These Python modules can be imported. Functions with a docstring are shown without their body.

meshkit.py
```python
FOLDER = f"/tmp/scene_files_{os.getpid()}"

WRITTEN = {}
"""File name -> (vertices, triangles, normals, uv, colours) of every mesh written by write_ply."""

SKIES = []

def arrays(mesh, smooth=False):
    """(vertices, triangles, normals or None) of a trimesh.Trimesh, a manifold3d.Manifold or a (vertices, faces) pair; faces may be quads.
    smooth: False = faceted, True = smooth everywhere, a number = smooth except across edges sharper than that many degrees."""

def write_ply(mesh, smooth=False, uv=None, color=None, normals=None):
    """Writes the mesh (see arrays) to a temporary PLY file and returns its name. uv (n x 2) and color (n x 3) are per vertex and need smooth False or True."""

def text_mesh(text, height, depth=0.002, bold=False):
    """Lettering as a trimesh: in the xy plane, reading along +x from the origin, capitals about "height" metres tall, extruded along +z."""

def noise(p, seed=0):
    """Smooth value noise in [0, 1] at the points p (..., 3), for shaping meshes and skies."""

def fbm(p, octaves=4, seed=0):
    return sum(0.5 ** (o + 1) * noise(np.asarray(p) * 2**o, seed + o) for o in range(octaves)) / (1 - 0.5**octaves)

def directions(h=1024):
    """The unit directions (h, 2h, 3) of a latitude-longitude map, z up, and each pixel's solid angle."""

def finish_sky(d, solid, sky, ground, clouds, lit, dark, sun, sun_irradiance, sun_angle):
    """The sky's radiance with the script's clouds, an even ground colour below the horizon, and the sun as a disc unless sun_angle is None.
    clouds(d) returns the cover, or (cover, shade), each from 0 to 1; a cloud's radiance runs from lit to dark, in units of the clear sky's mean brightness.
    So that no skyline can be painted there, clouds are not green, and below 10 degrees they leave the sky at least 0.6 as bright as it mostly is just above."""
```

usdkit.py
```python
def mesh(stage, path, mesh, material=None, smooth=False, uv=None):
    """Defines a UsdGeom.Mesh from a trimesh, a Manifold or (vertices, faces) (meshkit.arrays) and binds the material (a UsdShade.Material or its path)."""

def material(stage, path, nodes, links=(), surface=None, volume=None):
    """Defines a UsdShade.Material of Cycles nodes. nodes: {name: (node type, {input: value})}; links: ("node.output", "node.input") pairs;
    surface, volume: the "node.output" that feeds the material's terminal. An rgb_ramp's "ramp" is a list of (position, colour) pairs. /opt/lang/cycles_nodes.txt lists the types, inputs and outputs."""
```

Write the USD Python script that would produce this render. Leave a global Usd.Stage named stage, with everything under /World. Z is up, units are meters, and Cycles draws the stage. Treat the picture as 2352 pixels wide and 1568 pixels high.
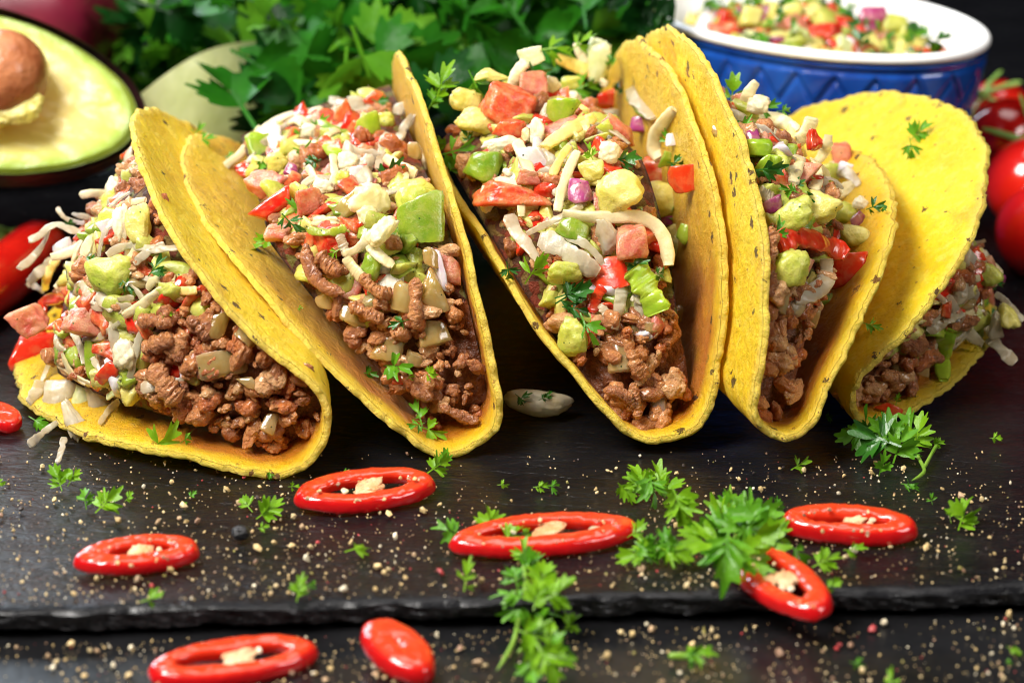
import math, numpy as np, trimesh, usdkit, meshkit, shapely
from shapely.geometry import Polygon
from shapely import affinity
from pxr import Usd, UsdGeom, UsdLux, UsdShade, Gf, Sdf, Vt

stage = Usd.Stage.CreateInMemory()
UsdGeom.SetStageUpAxis(stage, UsdGeom.Tokens.z); UsdGeom.SetStageMetersPerUnit(stage, 1.0)
UsdGeom.Xform.Define(stage, '/World'); UsdGeom.Scope.Define(stage, '/World/Looks')
rng = np.random.default_rng(7)

# ------------------------------------------------------------------ camera
W, H = 2352.0, 1568.0
PITCH, HF = math.radians(20), 0.18
CAM = np.array([0, -.594, .24])
FWD = np.array([0, math.cos(PITCH), -math.sin(PITCH)]); UP = np.array([0, math.sin(PITCH), math.cos(PITCH)]); RT = np.array([1.0, 0, 0])
cam = UsdGeom.Camera.Define(stage, '/World/camera')
cam.AddTransformOp().Set(Gf.Matrix4d(1, 0, 0, 0, 0, UP[1], UP[2], 0, 0, -FWD[1], -FWD[2], 0, CAM[0], CAM[1], CAM[2], 1))
cam.CreateFocalLengthAttr(100.0); cam.CreateHorizontalApertureAttr(36.0); cam.CreateVerticalApertureAttr(36.0 * 682 / 1024)
cam.CreateClippingRangeAttr(Gf.Vec2f(0.02, 20)); cam.CreateFStopAttr(13.0); cam.CreateFocusDistanceAttr(0.632)
cam.CreateExposureAttr(0.24)

# ------------------------------------------------------------------ lamps (soft boxes of a table-top shoot)
def softbox(name, pos, target, w, h, power, col=(1, 1, 1)):
    l = UsdLux.RectLight.Define(stage, '/World/' + name)
    p = np.array(pos, float); z = p - np.array(target, float); z /= np.linalg.norm(z)
    x = np.cross([0, 0, 1.0], z) if abs(z[2]) < .99 else np.array([1.0, 0, 0]); x /= np.linalg.norm(x); y = np.cross(z, x)
    l.AddTransformOp().Set(Gf.Matrix4d(*x, 0, *y, 0, *z, 0, *p, 1))
    l.CreateWidthAttr(w); l.CreateHeightAttr(h); l.CreateIntensityAttr(power); l.CreateColorAttr(Gf.Vec3f(*col))
softbox('softbox_key', (-.42, -.30, .78), (0, .04, .03), .38, .38, 39.0, (1, .965, .91))
softbox('softbox_back', (-.75, .95, .62), (0, .05, .03),   .80, .60, 10.0, (.78, .89, 1))
softbox('softbox_right', (.62, -.42, .50), (0.02, .03, .03), .28, .34, 9.0, (1, .955, .90))
softbox('softbox_top', (.10, .25, .95), (0, .08, .03), .50, .40, 3.4, (1, .96, .92))

# ------------------------------------------------------------------ helpers
def ray(x, y):
    d = FWD + RT * ((x - W / 2) / (W / 2) * HF) - UP * ((y - H / 2) / (W / 2) * HF)
    return d / np.linalg.norm(d)
def onz(x, y, z=0.0):
    d = ray(x, y); return CAM + d * (z - CAM[2]) / d[2]
def ony(x, y, Y):
    d = ray(x, y); return CAM + d * (Y - CAM[1]) / d[1]
def project(P):
    d = P - CAM; z = d @ FWD
    return np.stack([W / 2 + (d @ RT) / z / HF * W / 2, H / 2 - (d @ UP) / z / HF * W / 2], -1)
def mpp(P):  # metres per picture unit at P
    return ((P - CAM) @ FWD) * HF / (W / 2)
CROPS = {'D': (1, 0, 0), 'A2': (.4395, 0, 402), 'A3': (.4029, 287, 115), 'A4': (.4028, 574, 459), 'A5': (.4028, 976, 86), 'A6': (.4212, 1091, 402),
         'A7': (.4212, 1608, 143.5), 'A8': (.3662, 1608, 517), 'B1': (.3776, 0, 976), 'B2': (.3776, 746.5, 976), 'B3': (.4142, 1493, 919)}
def cc(crop, x, y):
    s, ox, oy = CROPS[crop]; return x * s + ox, y * s + oy
USED = {}
def numbered(parent, name):
    k = (parent, name); n = USED.get(k, 0); USED[k] = n + 1
    return name if n == 0 else '%s_%03d' % (name, n)
def tag(prim, label=None, category=None, group=None, kind=None):
    for k, v in (('label', label), ('category', category), ('group', group), ('kind', kind)):
        if v: prim.SetCustomDataByKey(k, v)
    return prim
def thing(name, label=None, category=None, group=None, kind=None, base=(0, 0, 0)):
    x = UsdGeom.Xform.Define(stage, '/World/' + numbered('/World', name))
    x.AddTranslateOp().Set(Gf.Vec3d(*map(float, base)))
    p = tag(x.GetPrim(), label, category, group, kind); BASE[str(p.GetPath())] = np.array(base, float)
    return p
BASE = {}
def base_of(path):
    while path and path != '/World':
        if path in BASE: return BASE[path]
        path = path.rsplit('/', 1)[0]
    return np.zeros(3)
def obj(name, mesh, material, parent=None, smooth=True, attr=None, label=None, category=None, group=None, kind=None):
    pp = '/World' if parent is None else str(parent.GetPath())
    path = pp + '/' + numbered(pp, name)
    v, f = (np.asarray(mesh[0], float), np.asarray(mesh[1], int)) if isinstance(mesh, tuple) else (np.asarray(mesh.vertices), np.asarray(mesh.faces))
    if attr is None:
        us, inv = np.unique(f, return_inverse=True)
        if len(us) < len(v): v = v[us]; f = inv.reshape(f.shape)
    v = v - base_of(pp)
    m = usdkit.mesh(stage, path, (v, f), M[material], smooth=smooth)
    if attr is not None:
        UsdGeom.PrimvarsAPI(m).CreatePrimvar('tone', Sdf.ValueTypeNames.Color3fArray, 'vertex').Set(Vt.Vec3fArray.FromNumpy(np.asarray(attr, np.float32)))
    return tag(m.GetPrim(), label, category, group, kind)
def fbm(p, o=3, seed=0):
    return meshkit.fbm(np.asarray(p) + 50.0, o, seed) * 2 - 1
def frame_mesh(v, o, e1, e2, e3):
    return o + v[:, :1] * e1 + v[:, 1:2] * e2 + v[:, 2:] * e3
def unit3(a): return a / np.maximum(np.linalg.norm(a, axis=-1, keepdims=True), 1e-12)
def unit(a): return a / np.linalg.norm(a)
ICO = {k: trimesh.creation.icosphere(subdivisions=k) for k in (0, 1, 2, 3, 4)}

# ------------------------------------------------------------------ materials
M = {}
def mat(name, c1, c2, scale=400, rough=.4, sss=0, sssr=(1, .4, .2), ssss=.002, bump=0, bscale=900, coat=0, spec=.5, ramp=(.35, .65), rough2=None, detail=4, stretch=None, translucent=0, attr=None, mush=0, trans=0):
    """two-tone noise material. attr: list of (position, colour) that colours by the red of the mesh's own 'tone' primvar instead"""
    n = {'g': ('geometry', {}), 'n': ('noise_texture', {'scale': scale, 'detail': detail, 'roughness': .6}),
         'r': ('rgb_ramp', {'ramp': [(ramp[0], c1), (ramp[1], c2)]}),
         'p': ('principled_bsdf', {'roughness': rough, 'subsurface_weight': sss, 'subsurface_radius': sssr, 'subsurface_scale': ssss, 'coat_weight': coat, 'transmission_weight': trans, 'coat_roughness': .12, 'specular_ior_level': spec})}
    l = [('n.fac', 'r.fac')]
    if stretch:
        n['mp'] = ('mapping', {'scale': stretch}); l += [('g.position', 'mp.vector'), ('mp.vector', 'n.vector')]
    else: l += [('g.position', 'n.vector')]
    colour = 'r.color'
    if attr:
        n['a'] = ('attribute', {'attribute': 'tone'}); n['s'] = ('separate_color', {'color_type': 'rgb'}); n['ar'] = ('rgb_ramp', {'ramp': attr})
        n['mx'] = ('mix', {'mix_type': 'multiply', 'fac': 1.0})
        l += [('a.color', 's.color'), ('s.r', 'ar.fac'), ('ar.color', 'mx.color1'), ('r.color', 'mx.color2')]; colour = 'mx.color'
    if mush:
        n.update({'un': ('noise_texture', {'scale': 420, 'detail': 4, 'roughness': .6}), 'ur': ('rgb_ramp', {'ramp': [(.46, (0, 0, 0)), (.60, (mush, mush, mush))]}), 'um': ('mix', {'color2': (.50, .40, .15)}),
                  'fv': ('voronoi_texture', {'scale': 780}), 'fs': ('separate_color', {'color_type': 'rgb'}), 'fa': ('math', {'math_type': 'less_than', 'value2': .17}), 'fb': ('math', {'math_type': 'greater_than', 'value2': .93}), 'fc': ('math', {'math_type': 'multiply'}), 'fm': ('mix', {'color2': (.03, .07, .01)})})
        l += [('g.position', 'un.vector'), ('un.fac', 'ur.fac'), ('ur.color', 'um.fac'), (colour, 'um.color1'), ('g.position', 'fv.vector'), ('fv.color', 'fs.color'), ('fv.distance', 'fa.value1'), ('fs.r', 'fb.value1'), ('fa.value', 'fc.value1'), ('fb.value', 'fc.value2'), ('fc.value', 'fm.fac'), ('um.color', 'fm.color1')]; colour = 'fm.color'
    l.append((colour, 'p.base_color'))
    if rough2 is not None:
        n['rm'] = ('map_range', {'from_min': ramp[0], 'from_max': ramp[1], 'to_min': rough, 'to_max': rough2}); l += [('n.fac', 'rm.value'), ('rm.result', 'p.roughness')]
    if bump:
        n['bn'] = ('noise_texture', {'scale': bscale, 'detail': 4, 'roughness': .65}); n['b'] = ('bump', {'strength': 1.0, 'distance': bump})
        l += [('g.position', 'bn.vector'), ('bn.fac', 'b.height'), ('b.normal', 'p.normal')]
    out = 'p.BSDF'
    if translucent:
        n['t'] = ('translucent_bsdf', {}); n['mc'] = ('mix_closure', {'fac': translucent}); l += [(colour, 't.color'), ('p.BSDF', 'mc.closure1'), ('t.BSDF', 'mc.closure2')]; out = 'mc.closure'
    M[name] = usdkit.material(stage, '/World/Looks/' + name, n, l, surface=out)

def shell_material():
    n = {'g': ('geometry', {}), 'a': ('attribute', {'attribute': 'tone'}), 's': ('separate_color', {'color_type': 'rgb'}),
         'n1': ('noise_texture', {'scale': 55, 'detail': 5, 'roughness': .65}), 'r1': ('rgb_ramp', {'ramp': [(.3, (.90, .49, .003)), (.5, (.96, .60, .004)), (.72, (.98, .69, .015))]}),
         'n2': ('noise_texture', {'scale': 420, 'detail': 5, 'roughness': .7, 'distortion': .6}), 'r2': ('rgb_ramp', {'ramp': [(.50, (0, 0, 0)), (.72, (1, 1, 1))]}),
         'pale': ('mix', {'mix_type': 'mix', 'color2': (.95, .74, .13)}), 'pf': ('math', {'math_type': 'multiply', 'value2': .60}),
         # edge: crumbly and paler
         'em': ('map_range', {'from_min': .965, 'from_max': 1.0, 'to_min': 0, 'to_max': .45, 'clamp': True}), 'edge': ('mix', {'color2': (.93, .68, .16)}),
         'tn': ('noise_texture', {'scale': 75, 'detail': 5, 'roughness': .7}), 'tr': ('map_range', {'from_min': .54, 'from_max': .70, 'to_min': 0, 'to_max': .55, 'clamp': True}), 'te': ('map_range', {'from_min': .55, 'from_max': 1.0, 'to_min': .25, 'to_max': 1.0, 'clamp': True}), 'tm': ('math', {'math_type': 'multiply'}), 'toast': ('mix', {'color2': (.58, .22, .008)}),
         # sauce stain
         'sn': ('noise_texture', {'scale': 130, 'detail': 4}), 'sm': ('math', {'math_type': 'multiply_add', 'value2': .9, 'value3': -.45}), 'sa': ('math', {'math_type': 'add', 'use_clamp': True}), 'sq': ('math', {'math_type': 'multiply', 'use_clamp': True}),
         'stain': ('mix', {'color2': (.52, .15, .007)}), 'sf': ('math', {'math_type': 'multiply', 'value2': 1.0, 'use_clamp': True}), 'inn': ('mix', {'color2': (.88, .42, .006)}), 'inf': ('math', {'math_type': 'multiply', 'value2': .22}),
         # toasted specks
         'wd': ('noise_texture', {'scale': 800, 'detail': 4, 'roughness': .7}), 
         'v': ('voronoi_texture', {'scale': 250, 'feature': 'f1'}), 'vs': ('separate_color', {'color_type': 'rgb'}),
         'v1': ('math', {'math_type': 'less_than'}), 'vth': ('math', {'math_type': 'multiply', 'value2': .34}), 'v2': ('math', {'math_type': 'greater_than'}), 'v2t': ('map_range', {'from_min': .70, 'from_max': 1.0, 'to_min': .82, 'to_max': .42, 'clamp': True}), 'vm': ('math', {'math_type': 'multiply'}),
         'ln': ('noise_texture', {'scale': 38, 'detail': 2}), 'lt': ('math', {'math_type': 'greater_than', 'value2': .44}), 'vm2': ('math', {'math_type': 'multiply'}),
         'charc': ('rgb_ramp', {'ramp': [(0, (.020, .006, .002)), (.6, (.07, .018, .004)), (1, (.24, .08, .008))]}), 'char': ('mix', {}), 'vf': ('math', {'math_type': 'multiply', 'value2': .92}),
         'fl': ('voronoi_texture', {'scale': 520}), 'fls': ('separate_color', {'color_type': 'rgb'}), 'f1': ('math', {'math_type': 'less_than', 'value2': .22}), 'f2': ('math', {'math_type': 'greater_than', 'value2': .90}), 'fm': ('math', {'math_type': 'multiply'}), 'ff': ('math', {'math_type': 'multiply', 'value2': .65}), 'fleck': ('mix', {'color2': (.36, .13, .012)}),
         'b1': ('noise_texture', {'scale': 520, 'detail': 6, 'roughness': .7}), 'bump': ('bump', {'strength': 1.0, 'distance': .0026}),
         'rg': ('math', {'math_type': 'multiply_add', 'value2': -.25, 'value3': .52}),
         'p': ('principled_bsdf', {'roughness': .5, 'subsurface_weight': .22, 'subsurface_radius': (1, .55, .08), 'subsurface_scale': .0016, 'specular_ior_level': .45})}
    l = [('g.position', x + '.vector') for x in ('n1', 'n2', 'sn', 'ln', 'b1', 'fl')] + [('n1.fac', 'r1.fac'), ('n2.fac', 'r2.fac'), ('r2.color', 'pf.value1'), ('pf.value', 'pale.fac'), ('r1.color', 'pale.color1'),
         ('a.color', 's.color'), ('s.g', 'em.value'), ('em.result', 'edge.fac'), ('g.position', 'tn.vector'), ('tn.fac', 'tr.value'), ('s.g', 'te.value'), ('tr.result', 'tm.value1'), ('te.result', 'tm.value2'), ('tm.value', 'toast.fac'), ('pale.color', 'toast.color1'), ('toast.color', 'edge.color1'),
         ('sn.fac', 'sm.value1'), ('s.r', 'sa.value1'), ('sm.value', 'sa.value2'), ('sa.value', 'sq.value1'), ('s.r', 'sq.value2'), ('sq.value', 'sf.value1'), ('sf.value', 'stain.fac'), ('s.b', 'inf.value1'), ('inf.value', 'inn.fac'), ('edge.color', 'inn.color1'), ('inn.color', 'stain.color1'),
         ('g.position', 'wd.vector'), ('wd.color', 'wv.vector1'), ('g.position', 'wv.vector3'), ('wv.vector', 'v.vector'), ('v.color', 'vs.color'),
         ('v.distance', 'v1.value1'), ('vs.g', 'vth.value1'), ('vth.value', 'v1.value2'), ('vs.r', 'v2.value1'), ('s.g', 'v2t.value'), ('v2t.result', 'v2.value2'), ('v1.value', 'vm.value1'), ('v2.value', 'vm.value2'), ('ln.fac', 'lt.value1'), ('lt.value', 'vm2.value1'), ('vm.value', 'vm2.value2'), ('vm2.value', 'vf.value1'),
         ('vf.value', 'char.fac'), ('vs.b', 'charc.fac'), ('charc.color', 'char.color2'), ('fleck.color', 'char.color1'),
         ('fl.color', 'fls.color'), ('fl.distance', 'f1.value1'), ('fls.r', 'f2.value1'), ('f1.value', 'fm.value1'), ('f2.value', 'fm.value2'), ('fm.value', 'ff.value1'), ('ff.value', 'fleck.fac'), ('stain.color', 'fleck.color1'),
         ('char.color', 'p.base_color'), ('b1.fac', 'bump.height'), ('bump.normal', 'p.normal'), ('s.r', 'rg.value1'), ('rg.value', 'p.roughness')]
    n['wv'] = ('vector_math', {'math_type': 'multiply_add', 'vector2': (.0045, .0045, .0045)})
    M['tortilla'] = usdkit.material(stage, '/World/Looks/tortilla', n, l, surface='p.BSDF')
shell_material()
for i, (a, b) in enumerate((((.30, .092, .024), (.54, .215, .068)), ((.38, .125, .032), (.61, .26, .092)), ((.23, .068, .020), (.44, .165, .055)), ((.44, .19, .065), (.66, .36, .16)), ((.31, .072, .015), (.54, .16, .038)))):
    mat('mince_%s' % 'abcde'[i], a, b, scale=500, rough=.45, rough2=.25, bump=.0011, bscale=1300, sss=.12, ssss=.001, coat=.35)
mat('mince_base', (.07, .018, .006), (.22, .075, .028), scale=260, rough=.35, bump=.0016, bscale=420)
def salsa_material():
    n = {'g': ('geometry', {}), 'w': ('noise_texture', {'scale': 300, 'detail': 3}), 'm': ('vector_math', {'math_type': 'multiply_add', 'vector2': (.003, .003, .003)}), 'v': ('voronoi_texture', {'scale': 380}), 's': ('separate_color', {'color_type': 'rgb'}),
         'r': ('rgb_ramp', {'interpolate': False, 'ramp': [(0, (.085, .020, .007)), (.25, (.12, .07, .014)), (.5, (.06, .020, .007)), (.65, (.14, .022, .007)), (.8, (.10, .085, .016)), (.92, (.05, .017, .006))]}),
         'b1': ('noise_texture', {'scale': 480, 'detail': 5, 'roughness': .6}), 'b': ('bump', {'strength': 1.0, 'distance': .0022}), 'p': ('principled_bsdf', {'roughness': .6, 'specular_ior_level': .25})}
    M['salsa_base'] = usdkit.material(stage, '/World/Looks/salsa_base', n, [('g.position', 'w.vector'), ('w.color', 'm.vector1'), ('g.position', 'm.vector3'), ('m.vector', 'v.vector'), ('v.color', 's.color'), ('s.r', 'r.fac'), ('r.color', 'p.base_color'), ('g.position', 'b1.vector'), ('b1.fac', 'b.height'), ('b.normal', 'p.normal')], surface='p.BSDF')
salsa_material()
mat('tomato_flesh', (.46, .030, .010), (.66, .10, .030), scale=320, rough=.22, bump=.0003, bscale=700, sss=.35, sssr=(1, .25, .12), coat=.12, mush=0.30)
mat('tomato_skin', (.50, .012, .006), (.60, .028, .010), scale=200, rough=.16, sss=.25, coat=.5, bump=.00008, bscale=500, mush=0.14)
mat('tomato_pink', (.42, .07, .045), (.60, .20, .12), scale=260, rough=.25, sss=.35, bump=.0004, coat=.10, mush=0.25)
mat('red_pepper', (.55, .014, .006), (.70, .045, .012), scale=160, rough=.18, sss=.25, bump=.00012, bscale=900, coat=.4, mush=0.12)
mat('avocado_flesh', (.50, .43, .06), (.74, .62, .17), scale=170, rough=.34, bump=.0005, bscale=500, sss=.3, sssr=(1, .9, .3), coat=.05, mush=0.28)
mat('avocado_green', (.30, .36, .035), (.52, .52, .09), scale=150, rough=.34, bump=.0004, bscale=600, sss=.3, sssr=(.8, 1, .2), coat=.05, mush=0.22)
mat('green_pepper', (.12, .22, .010), (.25, .34, .022), scale=170, rough=.25, bump=.0002, bscale=700, sss=.25, sssr=(.6, 1, .15), coat=.10, mush=0.19)
mat('bright_pepper', (.20, .36, .015), (.34, .48, .035), scale=140, rough=.22, bump=.00015, bscale=700, sss=.25, sssr=(.6, 1, .15), coat=.10)
mat('cheese', (.74, .56, .22), (.84, .70, .36), scale=160, rough=.40, bump=.0002, bscale=900, sss=.4, sssr=(1, .8, .45))
mat('white_cheese', (.70, .56, .28), (.82, .71, .45), scale=220, rough=.42, bump=.0004, bscale=700, sss=.4, sssr=(1, .85, .6))
mat('cheddar', (.86, .46, .075), (.93, .60, .17), scale=200, rough=.40, bump=.0002, bscale=900, sss=.4, sssr=(1, .5, .15))
mat('cabbage', (.64, .48, .24), (.84, .75, .50), scale=150, rough=.30, bump=.0002, bscale=700, sss=.5, sssr=(1, .9, .6), ssss=.003, stretch=(1, 1, 1), translucent=.12, trans=0.2)
mat('cabbage_green', (.52, .62, .16), (.78, .80, .40), scale=110, rough=.32, bump=.0003, bscale=500, sss=.4, sssr=(.9, 1, .4), translucent=.12)
mat('cooked_onion', (.72, .32, .06), (.86, .54, .18), scale=140, rough=.18, bump=.0003, bscale=260, sss=.6, sssr=(1, .55, .25), ssss=.003, coat=.5, mush=0.14, trans=0.45)
mat('pink_onion', (.58, .30, .20), (.72, .46, .34), scale=160, rough=.22, bump=.0002, bscale=400, sss=.6, sssr=(1, .6, .4), ssss=.003, coat=.4, trans=0.3)
mat('red_onion', (.16, .010, .055), (.36, .05, .17), scale=120, rough=.22, sss=.2, coat=.4, bump=.0001, mush=0.19)
mat('onion_white', (.62, .42, .44), (.82, .70, .66), scale=120, rough=.25, sss=.4, coat=.10, mush=0.30)
mat('leaf_bright', (.12, .29, .006), (.20, .40, .012), scale=120, rough=.34, bump=.00025, bscale=700, translucent=.30, spec=.3)
mat('leaf_mid', (.060, .215, .008), (.12, .32, .014), scale=120, rough=.32, bump=.00025, bscale=700, translucent=.28, spec=.3)
mat('leaf_dark', (.014, .085, .008), (.035, .15, .013), scale=120, rough=.28, bump=.0003, bscale=500, translucent=.18, spec=.5)
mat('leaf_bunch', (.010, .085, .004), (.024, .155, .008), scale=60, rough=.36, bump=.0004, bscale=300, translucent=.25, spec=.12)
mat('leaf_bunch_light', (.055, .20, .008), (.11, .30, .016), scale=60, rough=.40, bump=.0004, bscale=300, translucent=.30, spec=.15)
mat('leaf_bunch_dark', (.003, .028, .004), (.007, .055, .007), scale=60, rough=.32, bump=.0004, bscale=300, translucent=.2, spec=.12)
mat('stem', (.12, .27, .02), (.20, .37, .04), scale=100, rough=.35, sss=.2, sssr=(.6, 1, .2))
mat('chilli', (.85, .85, .85), (1, 1, 1), scale=200, rough=.16, sss=.3, sssr=(1, .2, .1), coat=.45, bump=.00008, bscale=700, attr=[(0, (.66, .045, .012)), (.45, (.58, .020, .008)), (1, (.50, .006, .008))])
mat('chilli_core', (.78, .26, .08), (.88, .56, .28), scale=220, rough=.35, sss=.4, sssr=(1, .5, .3), bump=.0003)
mat('seed', (.74, .54, .24), (.86, .72, .44), scale=260, rough=.35, sss=.4)
mat('spice', (.75, .75, .75), (1, 1, 1), scale=900, rough=.6)
def spice_material():
    M['spice'] = usdkit.material(stage, '/World/Looks/spice', {'a': ('attribute', {'attribute': 'tone'}), 'p': ('principled_bsdf', {'roughness': .55})}, [('a.color', 'p.base_color')], surface='p.BSDF')
spice_material()
mat('peppercorn', (.006, .006, .007), (.016, .016, .018), scale=500, rough=.35, bump=.0003, bscale=1500)
mat('avocado_face', (.88, .88, .88), (1, 1, 1), scale=45, rough=.38, sss=.35, sssr=(1, .9, .3), ssss=.003, bump=.0003, bscale=250,
    attr=[(0, (.60, .42, .08)), (.45, (.68, .51, .13)), (.70, (.68, .57, .16)), (.84, (.50, .54, .10)), (.93, (.32, .45, .045)), (1, (.16, .20, .02))])
mat('avocado_skin', (.010, .004, .006), (.045, .014, .014), scale=170, rough=.42, bump=.0012, bscale=330)
mat('avocado_seed', (.20, .042, .010), (.56, .22, .09), scale=55, rough=.36, bump=.0012, bscale=140, coat=.2, detail=5)
mat('onion_skin', (.10, .004, .014), (.30, .018, .055), scale=24, rough=.28, stretch=(1, 1, .25), coat=.10)
mat('lime_flesh', (.50, .56, .22), (.66, .70, .34), scale=60, rough=.34, bump=.0004, bscale=160, sss=.3, sssr=(.8, 1, .3))
mat('lime_peel', (.10, .20, .01), (.18, .30, .02), scale=200, rough=.4)
mat('cherry_tomato', (.42, .006, .004), (.52, .012, .006), scale=50, rough=.17, sss=.2, coat=.5)
mat('calyx', (.10, .22, .02), (.22, .36, .07), scale=180, rough=.45)
mat('bowl_white', (.86, .86, .86), (.90, .90, .89), scale=60, rough=.18, coat=.10)
mat('bowl_blue', (.005, .038, .24), (.012, .085, .40), scale=70, rough=.20, coat=.4, bump=.0003, bscale=120)
mat('oil', (.40, .10, .01), (.50, .16, .02), rough=.06, coat=.6)
def slate_material():
    n = {'g': ('geometry', {}), 'm': ('mapping', {'scale': (1, 2.6, 1)}), 'n1': ('noise_texture', {'scale': 26, 'detail': 8, 'roughness': .65, 'distortion': .5}), 'n2': ('noise_texture', {'scale': 240, 'detail': 6, 'roughness': .65}),
         'r': ('rgb_ramp', {'ramp': [(.3, (.0028, .0028, .0036)), (.7, (.0075, .0075, .0090))]}),
         'w': ('wave_texture', {'wave_type': 'bands', 'bands_direction': 'y', 'scale': 9, 'distortion': 22, 'detail': 6, 'detail_scale': 1.4, 'detail_roughness': .62}), 'wr': ('rgb_ramp', {'ramp': [(.0, (0, 0, 0)), (.02, (1, 1, 1)), (1, (1, 1, 1))]}),
         'mw': ('math', {'math_type': 'multiply_add', 'value2': .16}), 'ma': ('math', {'math_type': 'multiply_add', 'value2': .5}),
         'b': ('bump', {'strength': .8, 'distance': .0006}), 'rr': ('map_range', {'from_min': .3, 'from_max': .7, 'to_min': .15, 'to_max': .29}), 'p': ('principled_bsdf', {'specular_ior_level': .30})}
    l = [('g.position', 'm.vector'), ('m.vector', 'n1.vector'), ('m.vector', 'w.vector'), ('m.vector', 'n2.vector'), ('n1.fac', 'r.fac'), ('r.color', 'p.base_color'), ('w.fac', 'wr.fac'), ('wr.color', 'mw.value1'), ('n1.fac', 'mw.value3'),
         ('n2.fac', 'ma.value1'), ('mw.value', 'ma.value3'), ('ma.value', 'b.height'), ('b.normal', 'p.normal'), ('n2.fac', 'rr.value'), ('rr.result', 'p.roughness')]
    M['slate'] = usdkit.material(stage, '/World/Looks/slate', n, l, surface='p.BSDF')
slate_material()
mat('slate_edge', (.010, .010, .012), (.060, .060, .066), scale=220, rough=.55, bump=.0012, bscale=420)
mat('table', (.0045, .0045, .005), (.008, .008, .009), scale=40, rough=.26, rough2=.34, bump=.00008, bscale=300)

# ------------------------------------------------------------------ table and slate
def grid_faces(a, b, wrap=False):
    i, j = np.meshgrid(np.arange(a - 1), np.arange(b if wrap else b - 1), indexing='ij')
    j2 = (j + 1) % b
    q = np.stack([i * b + j, i * b + j2, (i + 1) * b + j2, (i + 1) * b + j], -1).reshape(-1, 4)
    return np.vstack([q[:, [0, 1, 2]], q[:, [0, 2, 3]]])
TZ = -.0068
def table():
    v = np.array([[-4, -2, TZ], [4, -2, TZ], [4, 6, TZ], [-4, 6, TZ], [-4, -2, TZ - .03], [4, -2, TZ - .03], [4, 6, TZ - .03], [-4, 6, TZ - .03]], float)
    f = np.array([[0, 1, 2], [0, 2, 3], [4, 6, 5], [4, 7, 6], [0, 4, 5], [0, 5, 1], [1, 5, 6], [1, 6, 2], [2, 6, 7], [2, 7, 3], [3, 7, 4], [3, 4, 0]])
    obj('table', (v, f), 'table', smooth=False, kind='structure', label='dark glossy table top under the slate', category='table')
table()
def edge_y(x):
    a = onz(0, 1402)[0], onz(0, 1402)[1]; b = onz(2352, 1345)[0], onz(2352, 1345)[1]
    t = (np.asarray(x) - a[0]) / (b[0] - a[0]); return a[1] + t * (b[1] - a[1])
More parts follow.
